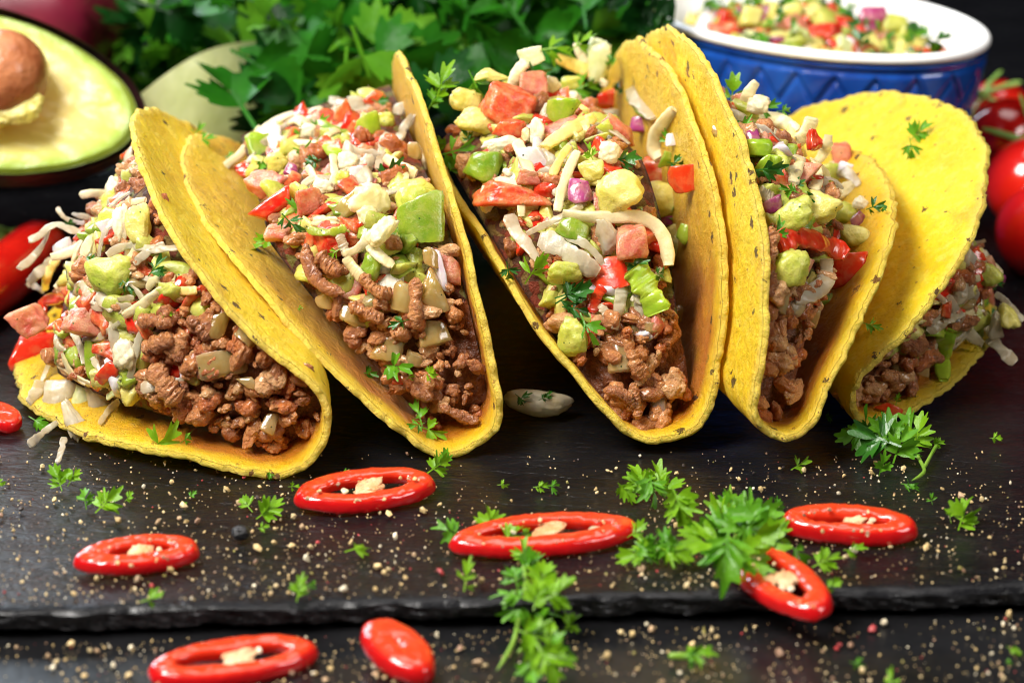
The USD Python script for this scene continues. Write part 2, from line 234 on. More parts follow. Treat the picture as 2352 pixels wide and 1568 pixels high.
def slate():
    t = thing('slate_board', 'dark slate serving board with rough chipped front edge under the tacos', 'serving board', base=(0, 0, TZ))
    xs = np.linspace(-.26, .26, 521); ys = np.concatenate([np.linspace(0, .10, 121), np.linspace(.105, .95, 100)])
    X, T = np.meshgrid(xs, ys, indexing='ij')
    chip = lambda x: .0012 * fbm(np.stack([x * 60, x * 0, x * 0], -1), 4, 3) + .0006 * fbm(np.stack([x * 400, x * 0, x * 0], -1), 3, 5)
    Y = edge_y(X) + T + chip(X) * np.exp(-T / .004)
    Z = .00022 * fbm(np.stack([X * 40, Y * 110, X * 0], -1), 4, 1) - .00022 - .0014 * np.exp(-T / .0012) * (0.35 + .65 * meshkit.noise(np.stack([X * 160 + 9, X * 0, X * 0], -1), 4)) - np.clip(.00008 - T, 0, 1) * 2
    obj('top_face', (np.stack([X, Y, Z], -1).reshape(-1, 3), grid_faces(521, len(ys))[:, ::-1] * 1), 'slate', t)
    # split front edge
    zz = np.linspace(0, 1, 14)
    X, S = np.meshgrid(np.linspace(-.26, .26, 1041), zz, indexing='ij')
    top = np.interp(X[:, 0], xs, Z[:, 0]); ytop = np.interp(X[:, 0], xs, Y[:, 0])
    low = TZ + .0016 + .0010 * fbm(np.stack([X[:, 0] * 55, X[:, 0] * 0, X[:, 0] * 0], -1), 4, 8)
    Zf = top[:, None] * (1 - S) + low[:, None] * S
    p = np.stack([X * 260, S * 3, S * 0], -1)
    Yf = ytop[:, None] + S * .0022 + (.0011 * fbm(p, 4, 2) + .0006 * fbm(p * [2.6, 2.2, 1], 3, 6)) * np.minimum(1, S * 4)
    v = np.concatenate([np.stack([X, Yf, Zf], -1), np.stack([X[:, -1:], Yf[:, -1:] + .94, Zf[:, -1:]], -1)], 1)
    obj('chipped_edge', (v.reshape(-1, 3), grid_faces(1041, 15)), 'slate_edge', t, smooth=35)
slate()

# ------------------------------------------------------------------ taco shells
SH = {1: [-0.04204, -0.02288, -0.11634, -1.06331, 0.33482, 0.09628, 0.00997, -7.70801, 0.06929, 0.04577, -0.00162],
      2: [-0.00811, -0.01016, -0.18686, -0.53745, 0.3457, 0.39061, 0.00831, 1.04506, 0.07067, 0.10673, -0.00209],
      3: [0.03568, -0.00836, -0.2108, -0.20509, 0.53165, 0.47129, 0.00979, 6.69213, 0.0719, -0.012, 0.0051],
      4: [0.05591, -0.02167, -0.21833, 0.60013, 0.35004, -0.02697, 0.00664, -6.22927, 0.07146, -0.05185, -0.00465],
      5: [0.07652, 0.00342, -0.24047, 1.31883, 0.46599, 0.12242, 0.0059, 2.29809, 0.06247, 0.08813, -0.00443]}
def section(v, gL, gR, r, k):
    s = np.linspace(0, .09, 400)
    def side(g):
        va = r * (np.pi / 2 - g) * 1.3; t = np.clip(s / va, 0, 1); sm = t * t * (3 - 2 * t) * .5 + t * .5
        th = sm * (np.pi / 2 - g) + k * np.clip(s - va, 0, 1); ds = s[1] - s[0]
        return [np.concatenate([[0], np.cumsum((f(th)[1:] + f(th)[:-1]) / 2 * ds)]) for f in (np.cos, np.sin)]
    XR, ZR = side(gR); XL, ZL = side(gL); a = np.abs(v)
    return np.where(v >= 0, np.interp(a, s, XR), -np.interp(a, s, XL)), np.where(v >= 0, np.interp(a, s, ZR), np.interp(a, s, ZL))
def shell_at(p, u, v):
    x0, y0, psi, b, gL, gR, r, k, R, dl = p[:10]; u = np.asarray(u, float); v = np.asarray(v, float)
    X, Z = section(v, gL, gR, r, k); c, s = math.cos(b), math.sin(b)
    Xr = c * X + s * Z; Zr = -s * X + c * Z
    vv = np.linspace(-R, R, 201); X1, Z1 = section(vv, gL, gR, r, k); Zm = -s * X1 + c * Z1; uu = np.sqrt(np.maximum(R * R - vv * vv, 0))
    zmin = np.min(Zm * math.cos(dl) - uu * abs(math.sin(dl)))
    Zt = Zr * math.cos(dl) + u * math.sin(dl) - zmin + .0012; a2 = u * math.cos(dl) - Zr * math.sin(dl) + R
    return np.stack([x0 + math.cos(psi) * Xr + math.sin(psi) * a2, y0 - math.sin(psi) * Xr + math.cos(psi) * a2, Zt], -1)
def axes(p):
    psi, b, dl = p[2], p[3], p[9]
    ax = np.array([math.sin(psi), math.cos(psi), 0]) * math.cos(dl) + np.array([0, 0, math.sin(dl)])
    la = np.array([math.cos(psi), -math.sin(psi), 0]); upv = unit(np.cross(la, ax))
    return ax, la, upv * math.cos(b) + la * math.sin(b)          # along the fold, sideways, up the middle of the mouth
SPEC = {  # insetL, insetR, bulge, dome, vtop, mince limit
    1: (.0070, .0020, .004, .004, (.90, .90), .64), 2: (.0070, .0030, .001, .005, (.84, .66), .68), 3: (.0025, .0050, .002, .009, (1.0, .78), .46),
    4: (.0010, .0060, .001, .002, (.82, .84), .54), 5: (.0020, .0050, .002, .006, (.62, .93), .50)}
WIN = {1: (.10, .00), 2: (.15, .03), 3: (.03, .20), 4: (.02, .26), 5: (.02, .08)}      # bare strips of inner wall beside the filling
TACO, SHELLMESH, MOUND = {}, {}, {}
TLABEL = {1: 'leftmost taco lying on its side, shredded cabbage spilling out to the left', 2: 'second taco from the left, topped with a large green pepper square and white cheese',
          3: 'upright middle taco heaped highest, a long curved cheese shred across its front', 4: 'fourth taco from left, narrow, leaning right, with red pepper strips above crumbly mince',
          5: 'rightmost taco lying on its side, its broad plain yellow face towards us'}
def make_shell(k):
    p = SH[k]; R = p[8]; nr, nt = 62, 420; 
    th = np.linspace(0, 2 * np.pi, nt, endpoint=False); cs = np.stack([np.cos(th), np.sin(th)], -1)
    jag = .0010 * fbm(np.concatenate([cs * 7, np.zeros((nt, 1))], 1), 2, k) + .0011 * fbm(np.concatenate([cs * 34, np.zeros((nt, 1))], 1), 3, k + 20)
    rho = np.concatenate([np.linspace(.02 ** 1.1, .962 ** 1.1, nr - 6) ** .91, [.972, .981, .988, .993, .997, 1.0]])
    Rr = rho[:, None] * (R + jag[None] * np.clip((rho[:, None] - .9) / .1, 0, 1))
    u = -Rr * np.cos(th); v = p[10] + Rr * np.sin(th) * np.where(np.sin(th) > 0, .935 if k == 2 else 1.0, 1.0)
    mid = shell_at(p, u, v); e = 2e-4
    nrm = np.cross(shell_at(p, u + e, v) - shell_at(p, u - e, v), shell_at(p, u, v + e) - shell_at(p, u, v - e)); nrm /= np.linalg.norm(nrm, axis=-1, keepdims=True)
    ax, la, bi = axes(p)
    q = np.stack([u, v, np.full_like(u, k * .37)], -1)
    ctr = shell_at(p, np.array([0.0]), np.array([0.0]))[0] + bi * R * .4
    sgn = np.sign(((ctr - mid) * nrm).sum(-1).mean()); nrm = nrm * sgn                     # points inward
    wave = .0011 * fbm(q * 45, 2, k) * np.clip(rho[:, None] * 1.6 - .5, 0, 1) + .00035 * fbm(q * 190, 2, k + 4) * rho[:, None]
    thick = .0010 + .00022 * fbm(q * 260, 3, k + 9)
    tap = np.sqrt(np.maximum(0, 1 - (np.maximum(rho[:, None] - .972, 0) / .0285) ** 2)); thick = thick * (.66 + .34 * tap); rn = .00022 * (.15 + .85 * tap)
    inn = mid + nrm * (wave + thick + rn * fbm(q * 420, 3, 31))[..., None]
    out = mid + nrm * (wave - thick + rn * fbm(q * 420, 3, 57))[..., None]
    s = SPEC[k]
    av = np.abs(v) / R; mouth = -np.sqrt(np.maximum(R * R - (v - p[10]) ** 2, 0))
    deep = (u - mouth) / R
    stain = np.clip(1.5 - av * 1.25, 0, 1) * np.clip(deep * 11 - .05, 0, 1)
    stain_o = np.clip(.55 - av * 2.6, 0, .5)
    n = nr * nt
    V = np.concatenate([inn.reshape(-1, 3), out.reshape(-1, 3)])
    F = grid_faces(nr, nt, True); i = np.arange(nt); j = (i + 1) % nt; a = (nr - 1) * nt
    od = unit3(mid[-1] - mid[-4]); rm = mid[-1] + nrm[-1] * wave[-1][:, None] + od * (.0006 + .0005 * fbm(q[-1] * 900, 3, 77))[:, None] + nrm[-1] * (.0002 * fbm(q[-1] * 500, 2, 78))[:, None]
    V = np.vstack([V, rm]); c = 2 * n
    rim = np.vstack([np.stack([a + i, a + j, c + j], -1), np.stack([a + i, c + j, c + i], -1), np.stack([c + i, c + j, n + a + j], -1), np.stack([c + i, n + a + j, n + a + i], -1)])
    cap = np.stack([np.zeros(nt - 2, int), i[1:-1], i[2:]], -1)
    F = np.vstack([F, F[:, ::-1] + n, rim[:, ::-1], cap[:, ::-1], cap + n]); F = F if sgn > 0 else F[:, ::-1]
    tone = np.stack([np.concatenate([np.clip(stain, 0, 1).ravel(), stain_o.ravel(), np.zeros(nt)]), np.concatenate([np.tile(np.repeat(rho, nt), 2), np.ones(nt)]), np.concatenate([np.repeat([1.0, 0.0], n), np.zeros(nt)])], -1)
    t = TACO[k] = thing('taco', TLABEL[k], 'taco', 'tacos standing side by side on the slate', base=shell_at(p, np.array([-R * .2]), np.array([0.0]))[0] * [1, 1, 0])
    obj('shell', (V, F), 'tortilla', t, attr=tone)
    SHELLMESH[k] = (V, F)
def make_mound(k):
    p = SH[k]; R = p[8]; iL, iR, bul, dome, vt, ml = SPEC[k]; ax, la, bi = axes(p)
    nq, nw = 90, 44; q = np.linspace(.02, 2, nq); w = np.linspace(0, 1, nw); wl = WIN[k][0] + (1 - sum(WIN[k])) * w
    pts = np.zeros((nq, nw, 3)); zone = np.zeros((nq, nw))
    for a, qq in enumerate(q):
        f = min(qq, 1.0); back = max(0, qq - 1); base_in = .0055 * (1 - .4 * f); E = []
        for sg, ins in ((-1, iL), (1, iR)):
            v = sg * f * (vt[0] if sg < 0 else vt[1]) * (R + sg * p[10]); U = -math.sqrt(max(R * R - (v - p[10]) ** 2, 0)); uu = U + back * (-U * .75 - U)
            E.append(shell_at(p, np.array([uu + base_in + ins * (1 - back)]), np.array([v]))[0])
        PL, PR = E
        wd = unit(PR - PL) * .0008
        wk = wl * (1 - back * .0); lo = min(1, f * 2.2); wk = w * (1 - lo) + wl * lo; line = (PL + wd) * (1 - wk[:, None]) + (PR - wd) * wk[:, None]
        s = np.sin(np.pi * w)[:, None] ** .7
        t = np.clip(qq - .55, 0, 1); ang = min(1, max(0, (qq - .6) / .7)) * np.pi / 2
        d = -ax * math.cos(ang) + bi * math.sin(ang)
        amp = (bul * min(1, f * 1.6)) * math.cos(ang) + dome * math.sin(ang) * (1 if back < .5 else max(0, 1 - (back - .5) * 1.6))
        pts[a] = line + d * amp * s; zone[a] = f
    nv = fbm(pts * 130, 3, k); nn = fbm(pts * 420, 2, k + 3)
    mx = unit(-ax + bi)
    pts += (nv * .0026 + nn * .0010)[..., None] * mx * np.sin(np.pi * w)[None, :, None] ** .5
    V = pts.reshape(-1, 3); F = grid_faces(nq, nw)
    n = np.cross(V[F[:, 1]] - V[F[:, 0]], V[F[:, 2]] - V[F[:, 0]])
    if (n @ (-ax)).mean() < 0: F = F[:, ::-1]
    # close the back so it is a body
    c = len(V); cpt = shell_at(p, np.array([R * .1]), np.array([0.0]))[0] + bi * .02; V = np.vstack([V, cpt])
    loop = np.concatenate([np.arange(nw - 1), np.arange(nq - 1) * nw + nw - 1, (nq - 1) * nw + np.arange(nw - 1, 0, -1), np.arange(nq - 1, 0, -1) * nw])
    F = np.vstack([F, np.stack([loop, np.roll(loop, -1), np.full(len(loop), c)], -1)])
    zq = zone.ravel(); ng = (nq - 1) * (nw - 1) * 2; up = np.zeros(len(F), bool); up[:ng] = zq[F[:ng]].mean(1) > ml + .03 * fbm(V[F[:ng, 0]] * 200, 2, 1); up[ng:] = True
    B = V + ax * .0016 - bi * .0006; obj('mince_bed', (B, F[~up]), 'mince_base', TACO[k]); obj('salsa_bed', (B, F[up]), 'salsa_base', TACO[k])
    MOUND[k] = (V, F, np.append(zone.ravel(), 0), len(grid_faces(nq, nw)), np.append(np.tile(w, nq), 0))
for k in (1, 2, 3, 4, 5): make_shell(k); make_mound(k)

def raycast(mesh, d):
    V, F = mesh[0], mesh[1]; a = V[F[:, 0]]; e1 = V[F[:, 1]] - a; e2 = V[F[:, 2]] - a
    h = np.cross(d, e2); det = (e1 * h).sum(1); ok = np.abs(det) > 1e-16; inv = 1 / np.where(ok, det, 1)
    s = CAM - a; u = (s * h).sum(1) * inv; qv = np.cross(s, e1); v = (qv @ d) * inv; t = (e2 * qv).sum(1) * inv
    ok &= (u >= -1e-6) & (v >= -1e-6) & (u + v <= 1 + 1e-6) & (t > .05)
    return t[ok].min() if ok.any() else None
def depth(k, x, y, what='mound'):
    d = ray(x, y)
    for m in ((MOUND[k], SHELLMESH[k]) if what == 'mound' else (SHELLMESH[k],)):
        t = raycast(m, d)
        if t is not None: break
    if t is None:
        V = MOUND[k][0]; pr = project(V); dist = np.linalg.norm(V - CAM, axis=1)
        o = np.argsort(np.hypot(pr[:, 0] - x, pr[:, 1] - y))[:12]; t = dist[o].mean()
    zt = (CAM[2] - .0012) / -d[2] if d[2] < 0 else 9
    return min(t, zt)

# ------------------------------------------------------------------ food pieces
def rot(axis, ang):
    a = unit(np.asarray(axis, float)); K = np.array([[0, -a[2], a[1]], [a[2], 0, -a[0]], [-a[1], a[0], 0]])
    return np.eye(3) + math.sin(ang) * K + (1 - math.cos(ang)) * K @ K
def chunk_shape(w, h, d, n=5, rough=.08, sub=3, seed=0, taper=.25, bend=0.0, lump=0.0):
    r = np.random.default_rng(seed); D = ICO[sub].vertices
    if n >= 4:
        N = np.vstack([np.eye(3), -np.eye(3), r.normal(size=(4, 3))]) + np.vstack([r.normal(0, .17, (6, 3)), np.zeros((4, 3))]); N /= np.linalg.norm(N, axis=1, keepdims=True)
        off = np.concatenate([r.uniform(.8, 1.05, 6), r.uniform(.95, 1.25, 4)]); rad = (np.maximum(D @ N.T / off, 1e-3) ** 20).sum(1) ** (-1 / 20)
    else: rad = (np.abs(D) ** n).sum(1) ** (-1 / n)
    v = D * rad[:, None]
    v = v @ rot(r.normal(size=3), r.normal() * .1).T
    v = v + v[:, [1, 2, 0]] * r.normal(size=3) * taper * .5
    v = v * (1 + taper * r.normal() * .5 * v[:, [1, 0, 0]])
    v = v * (1 + rough * fbm(v * 2.2 + r.uniform(0, 40, 3), 3, seed)[:, None] * 1.6 + lump * fbm(v * 1.1 + r.uniform(0, 40, 3), 2, seed + 1)[:, None])
    v = v / np.abs(v).max(0)
    v = v * [w / 2, h / 2, d / 2]
    if bend: v[:, 2] -= bend * (v[:, 0] ** 2) / max(w, 1e-6)
    return v, ICO[sub].faces
def crumb_shape(seed, length, width, sub=3):
    r = np.random.default_rng(seed); D = ICO[sub].vertices; nb = r.integers(6, 13)
    c = r.normal(size=(nb, 3)) * [.48, .34, .34]; c[0] = 0; rs = r.uniform(.25, .6, nb); rs[0] = .5
    rad = np.full(len(D), .3)
    for ci, ri in zip(c, rs):
        if np.linalg.norm(ci) > ri * .95: ci = ci * ri * .95 / np.linalg.norm(ci)
        b = D @ ci; disc = b * b - (ci @ ci - ri * ri); t = b + np.sqrt(np.maximum(disc, 0)); rad = np.maximum(rad, np.where(disc > 0, t, 0))
    B = r.normal(size=(46, 3)); B /= np.linalg.norm(B, axis=1, keepdims=True); ang = np.arccos(np.clip(D @ B.T, -1, 1)) / r.uniform(.18, .36, 46); rad = rad * (1 + r.uniform(.10, .22) * np.sqrt(np.maximum(0, 1 - ang ** 2)).max(1)) * (1 + .16 * fbm(D * 3.4 + seed % 17, 3, seed))
    v = D * rad[:, None]; v = v / np.abs(v).max(0)
    return v * [length / 2, width / 2, width / 2 * r.uniform(.75, 1.1)], ICO[sub].faces
def smooth_line(P, n):
    P = np.asarray(P, float); t = np.concatenate([[0], np.cumsum(np.linalg.norm(np.diff(P, axis=0), axis=1))]); t /= t[-1]
    from scipy.interpolate import PchipInterpolator
    return PchipInterpolator(t, P, axis=0)(np.linspace(0, 1, n))
def ribbon(P, w, th, up=None, seed=0, n=26, m=10, taper=.55, rough=.14, pw=3.0, worm=False):
    P = smooth_line(P, n); T = np.gradient(P, axis=0); T /= np.linalg.norm(T, axis=1, keepdims=True)
    up = -FWD if up is None else up
    S = np.cross(up, T); S /= np.maximum(np.linalg.norm(S, axis=1, keepdims=True), 1e-9); N = np.cross(T, S)
    r = np.random.default_rng(seed); tw = np.cumsum(r.normal(0, .10, n)); tw = (tw - tw.mean())[:, None] + r.normal() * .25
    S, N = S * np.cos(tw) + N * np.sin(tw), N * np.cos(tw) - S * np.sin(tw)
    a = np.linspace(0, 2 * np.pi, m, endpoint=False); ca, sa = np.cos(a), np.sin(a); rr = (np.abs(ca) ** pw + np.abs(sa) ** pw) ** (-1 / pw)
    s = np.linspace(0, 1, n); e0, e1 = r.uniform(.4, 1), r.uniform(.4, 1)
    en = .05 if pw > 4 else .14; fl = .72 if pw > 4 else .12; prof = np.minimum(1, (s / en + .02) ** .5) * np.minimum(1, ((1 - s) / en + .02) ** .5); prof = np.maximum(prof, fl)
    prof = prof * (1 - taper * (s * (e1 > .7) * .5 + (1 - s) * (e0 > .7) * .5)) * (1 + rough * fbm(np.stack([s * 7, s * 0 + seed, s * 0], -1), 2, seed))
    V = P[:, None] + S[:, None] * (w / 2 * prof[:, None] * (rr * ca)[None])[..., None] + N[:, None] * (th / 2 * np.minimum(1, prof + .1)[:, None] * (rr * sa)[None])[..., None]
    V = V + (fbm(V * (2600 if worm else 900), 2, seed) * min(w, th) * (.28 if worm else rough * .5))[..., None] * unit(np.array([.3, -.6, .7]))
    F = grid_faces(n, m, True)[:, ::-1]; V = V.reshape(-1, 3); c0, c1 = len(V), len(V) + 1; V = np.vstack([V, P[0], P[-1]])
    i = np.arange(m); j = (i + 1) % m; l = (n - 1) * m
    return V, np.vstack([F, np.stack([i, j, np.full(m, c0)], -1)[:, ::-1], np.stack([l + i, l + j, np.full(m, c1)], -1)])[:, ::-1]

# parsley leaves: flat outlines with teeth, later folded and curled
def leaflet(L, width, teeth, r, cut):
    n = teeth; spread = math.radians(width); pts = [(0.0, 0.0)]
    angs = np.linspace(-spread, spread, 2 * n + 1)
    for i, a in enumerate(angs):
        env = L * (1 - .42 * (a / spread) ** 2)
        rad = env * (1.0 if i % 2 else (1 - cut)) * r.uniform(.94, 1.05)
        if i % 2: pts += [(math.sin(a - .05) * rad * .96, math.cos(a - .05) * rad * .96), (math.sin(a) * rad, math.cos(a) * rad), (math.sin(a + .05) * rad * .96, math.cos(a + .05) * rad * .96)]
        else: pts.append((math.sin(a) * rad, math.cos(a) * rad))
    return Polygon(pts).buffer(0)
def make_leaf(seed, style):
    r = np.random.default_rng(seed)
    if style == 'flat':
        parts = [affinity.translate(leaflet(.62, 48, 6, r, .14), 0, .36)] + [affinity.translate(affinity.rotate(leaflet(.54, 46, 5, r, .15), s * r.uniform(52, 66), origin=(0, 0)), 0, .30) for s in (-1, 1)] + [leaflet(.5, 20, 1, r, .1)]
    elif style == 'curly':
        parts = [affinity.translate(leaflet(.50, 40, 3, r, .42), 0, .50)] + [affinity.translate(affinity.rotate(leaflet(l, 36, 3, r, .44), s * r.uniform(42, 68), origin=(0, 0)), 0, y) for s in (-1, 1) for y, l in ((.40, .44), (.16, .46))]
        parts.append(Polygon([(-.03, 0), (.03, 0), (.05, .6), (-.05, .6)]))
    else:
        parts = [affinity.translate(leaflet(.62, 36, 2, r, .30), 0, .38)] + [affinity.translate(affinity.rotate(leaflet(.46, 34, 2, r, .28), s * r.uniform(40, 62), origin=(0, 0)), 0, .28) for s in (-1, 1)]
        parts.append(Polygon([(-.035, 0), (.035, 0), (.05, .5), (-.05, .5)]))
    g = shapely.union_all(parts); g = g.buffer(.014).buffer(-.026).buffer(.013) if style == 'flat' else g.buffer(.030).buffer(-.058).buffer(.030)
    if g.geom_type != 'Polygon': g = max(g.geoms, key=lambda a: a.area)
    g = Polygon(g.exterior).simplify(.008)
    v, f = trimesh.creation.triangulate_polygon(g, engine='earcut')
    v = np.column_stack([v, np.zeros(len(v))]); v, f = trimesh.remesh.subdivide_to_size(v, f, .13 if style != 'flat' else .11)
    m = trimesh.Trimesh(v, f, process=True); v, f = np.array(m.vertices), np.array(m.faces)
    if np.cross(v[f[0, 1]] - v[f[0, 0]], v[f[0, 2]] - v[f[0, 0]])[2] < 0: f = f[:, ::-1]
    v[:, 1] -= .5
    return v, f
LEAF = {'flat': [make_leaf(100 + i, 'flat') for i in range(6)]}
def make_leaflet(seed, teeth, width, cut):
    r = np.random.default_rng(seed); g = leaflet(1.0, width, teeth, r, cut).buffer(.035).buffer(-.065).buffer(.032)
    if g.geom_type != 'Polygon': g = max(g.geoms, key=lambda a: a.area)
    v, f = trimesh.creation.triangulate_polygon(Polygon(g.exterior).simplify(.012), engine='earcut'); v = np.column_stack([v, np.zeros(len(v))]); v, f = trimesh.remesh.subdivide_to_size(v, f, .2)
    m = trimesh.Trimesh(v, f, process=True); return np.array(m.vertices), np.array(m.faces)
LEAFLETS = [make_leaflet(300 + i, [3, 2, 4, 3][i % 4], [34, 26, 40, 30][i % 4], [.34, .38, .28, .42][i % 4]) for i in range(12)]
BROAD = [make_leaflet(340 + i, [5, 6, 4, 5][i % 4], [46, 50, 42, 40][i % 4], .26) for i in range(8)]
def leaf_shape(style, size, r, fold=None, curl=None, ripple=.05):
    if style == 'flat':
        v, f = LEAF[style][r.integers(0, 6)]; v = v.copy(); fold = r.uniform(.2, .7) if fold is None else fold; curl = r.normal(0, .6) if curl is None else curl
        v[:, 0] *= r.uniform(.8, 1.1); v[:, 2] += fold * np.sqrt(v[:, 0] ** 2 + .002) + curl * v[:, 1] ** 2 + r.normal(0, .25) * v[:, 0] * v[:, 1] * 2 + .12 * fbm(np.column_stack([v[:, :2] * 5, np.zeros(len(v))]) + r.uniform(0, 50), 2, 3) * (np.abs(v[:, 0]) + .2) * 2
        v[:, 2] -= v[:, 2].mean(); return v * size, f
    # compound leaf: toothed leaflets, each folded and turned by itself along a short stalk
    n = {'bit': r.integers(3, 5), 'curly': r.integers(5, 8), 'broad': 3}[style]; src = BROAD if style == 'broad' else LEAFLETS; V, F = [], []; o = 0; bow = r.uniform(-.5, .5)
    for i in range(n):
        v, f = src[r.integers(0, len(src))]; v = v.copy(); x = v[:, 0]; y = v[:, 1]; fo = r.uniform(.35, 1.0) if style != 'broad' else r.uniform(.1, .5)
        v[:, 2] = fo * np.sqrt(x * x + .001) - r.uniform(-.1, .7) * y * y * .6 + r.uniform(-.5, .5) * x * y
        if i == 0: a, by, l = r.normal() * .12, .42, .58
        else:
            sd = 1 if i % 2 else -1; t = (i + 1) // 2 / ((n + 1) // 2 + .5); a, by, l = sd * r.uniform(.7, 1.25), .46 - .40 * t, r.uniform(.42, .58) * (1 - .2 * t)
        Q = rot([0, 0, 1], -a) @ rot([1, 0, 0], r.normal() * .35) @ rot([0, 1, 0], r.normal() * .45)
        v = v * l @ Q.T + [0, by, 0]; V.append(v); F.append(f + o); o += len(v)
    st = np.array([[-.018, 0, 0], [.018, 0, 0], [.022, .5, .01], [-.022, .5, .01]]); V.append(st); F.append(np.array([[0, 1, 2], [0, 2, 3]]) + o)
    V = np.vstack(V); V[:, 1] -= .5; V[:, 2] += bow * V[:, 1] ** 2 * .8; V[:, 2] -= V[:, 2].mean(); return V * size, np.vstack(F)
def leaf_basis(ang, tilt, r, spin=.35):
    """tip direction ang (degrees) in the plane that is tilted by tilt from lying flat towards the viewer"""
    e2 = np.array([0, math.cos(tilt), math.sin(tilt)]); e1 = RT; a = math.radians(ang)
    y = e1 * math.cos(a) + e2 * math.sin(a); n = np.cross(e1, e2); x = np.cross(y, n)
    Q = rot(r.normal(size=3), r.normal() * spin)
    return Q @ x, Q @ y, Q @ n

MIN = ['mince_a', 'mince_b', 'mince_c', 'mince_d', 'mince_e']
NAMES = {'tomato': ('tomato_piece', ['tomato_flesh', 'tomato_flesh', 'tomato_skin', 'tomato_pink']), 'tomskin': ('tomato_piece', ['tomato_skin']), 'pepred': ('red_pepper_piece', ['red_pepper']), 'avo': ('avocado_piece', ['avocado_flesh', 'avocado_flesh', 'avocado_green']), 'avog': ('avocado_piece', ['avocado_green']),
         'gpep': ('green_pepper_piece', ['green_pepper']), 'bpep': ('green_pepper_piece', ['bright_pepper']), 'cheese': ('cheese_crumb', ['white_cheese', 'white_cheese', 'cheese']), 'ched': ('cheddar_piece', ['cheddar']), 'cab': ('cabbage_piece', ['cabbage']), 'cabg': ('cabbage_piece', ['cabbage_green']),
         'onion': ('cooked_onion_piece', ['cooked_onion']), 'ponion': ('cooked_onion_piece', ['pink_onion']), 'ronion': ('red_onion_piece', ['red_onion']), 'wonion': ('red_onion_piece', ['onion_white'])}
SHN = {'cheese': ('cheese_shred', 'cheese', .42), 'ched': ('cheddar_shred', 'cheddar', .45), 'cab': ('cabbage_shred', 'cabbage', .22), 'cabg': ('cabbage_shred', 'cabbage_green', .35), 'tom': ('tomato_strip', 'tomato_skin', .4), 'pepred': ('red_pepper_strip', 'red_pepper', .4),
       'gpep': ('green_pepper_strip', 'green_pepper', .35), 'bpep': ('green_pepper_strip', 'bright_pepper', .35), 'mince': ('mince_strand', 'mince_b', .9), 'stem': ('parsley_stem', 'stem', 1.0)}
TONE = {'b': 'leaf_bright', 'm': 'leaf_mid', 'd': 'leaf_dark'}
SEED = [1000]
def nseed(): SEED[0] += 1; return SEED[0]
def K(k, kind, x, y, w, h, ang=0, d=None, lift=.30, crop=None):
    x, y = cc(crop, x, y); sc = CROPS[crop][0]; t = depth(k, x, y); P = CAM + ray(x, y) * t; m = mpp(P) * sc; sd = nseed(); r = np.random.default_rng(sd)
    w, h = w * m * 1.13, h * m * 1.13
    thin = kind in ('gpep', 'bpep', 'ronion', 'wonion', 'onion', 'ponion', 'cab', 'cabg', 'pepred')
    dd = d * m if d else (min(w, h) * (.42 if thin else .85))
    n, rough, taper, lump = {'avo': (3.0, .14, .3, .22), 'avog': (3.0, .14, .3, .22), 'cheese': (3.0, .24, .3, .30), 'tomato': (4.5, .09, .35, .10), 'tomskin': (6, .04, .3, .04), 'cab': (4, .14, .4, .2), 'cabg': (4, .14, .4, .2), 'onion': (4.5, .07, .4, .1), 'ponion': (6, .05, .2, .05)}.get(kind, (7, .05, .3, .06))
    v, f = chunk_shape(w, h, dd, n, rough, 3, sd, taper, r.uniform(.3, .9) if thin else 0, lump)
    a = math.radians(ang); e1 = RT * math.cos(a) + UP * math.sin(a); e2 = -RT * math.sin(a) + UP * math.cos(a); Q = rot(r.normal(size=3), r.normal() * .28)
    P = P - ray(x, y) * (dd * lift + .0012)
    name, mats = NAMES[kind]
    obj(name, (frame_mesh(v, P, Q @ e1, Q @ e2, Q @ -FWD), f), mats[r.integers(0, len(mats))], TACO[k])
def S(k, kind, w, pts, crop=None, lift=1.0, th=None):
    sd = nseed(); sc = CROPS[crop][0]; q = [cc(crop, *p) for p in pts]; q = smooth_line(np.array(q, float), max(6, len(q)))
    t = np.array([depth(k, *p) for p in q]); t = np.convolve(np.pad(t, 1, 'edge'), [.25, .5, .25], 'valid'); t = np.minimum(t, np.median(t) + .006)
    m = mpp(CAM + ray(*q[len(q) // 2]) * t.mean()) * sc; name, mt, tr = SHN[kind]; wd = w * m; th = wd * tr if th is None else th * m
    P = np.array([CAM + ray(*p) * (tt - th * .5 - .0019 * lift) for p, tt in zip(q, t)])
    if kind == 'mince': mt = MIN[sd % 3]
    obj(name, ribbon(P, wd, th, seed=sd, n=30 if kind != 'mince' else 40, m=12 if kind != 'mince' else 16, rough=.14 if kind in ('cheese', 'ched', 'stem') else .34, pw=2.2 if kind in ('mince', 'stem') else 7.0, worm=kind == 'mince'), mt, TACO[k])
def L(k, x, y, size, ang, tone='m', crop=None, style='bit', on='mound', lift=.0030):
    x, y = cc(crop, x, y); sd = nseed(); r = np.random.default_rng(sd); t = depth(k, x, y, on); P = CAM + ray(x, y) * t; s = size * CROPS[crop][0] * mpp(P)
    v, f = leaf_shape(style, s, r, curl=r.normal(0, .35))
    e = leaf_basis(ang, math.pi / 2 - PITCH, r, .45) if on == 'mound' else leaf_basis(ang, math.pi / 2 - PITCH, r, .15)
    obj('parsley_leaf', (frame_mesh(v, P - ray(x, y) * (lift + s * .1), *e), f), TONE[tone], TACO[k])

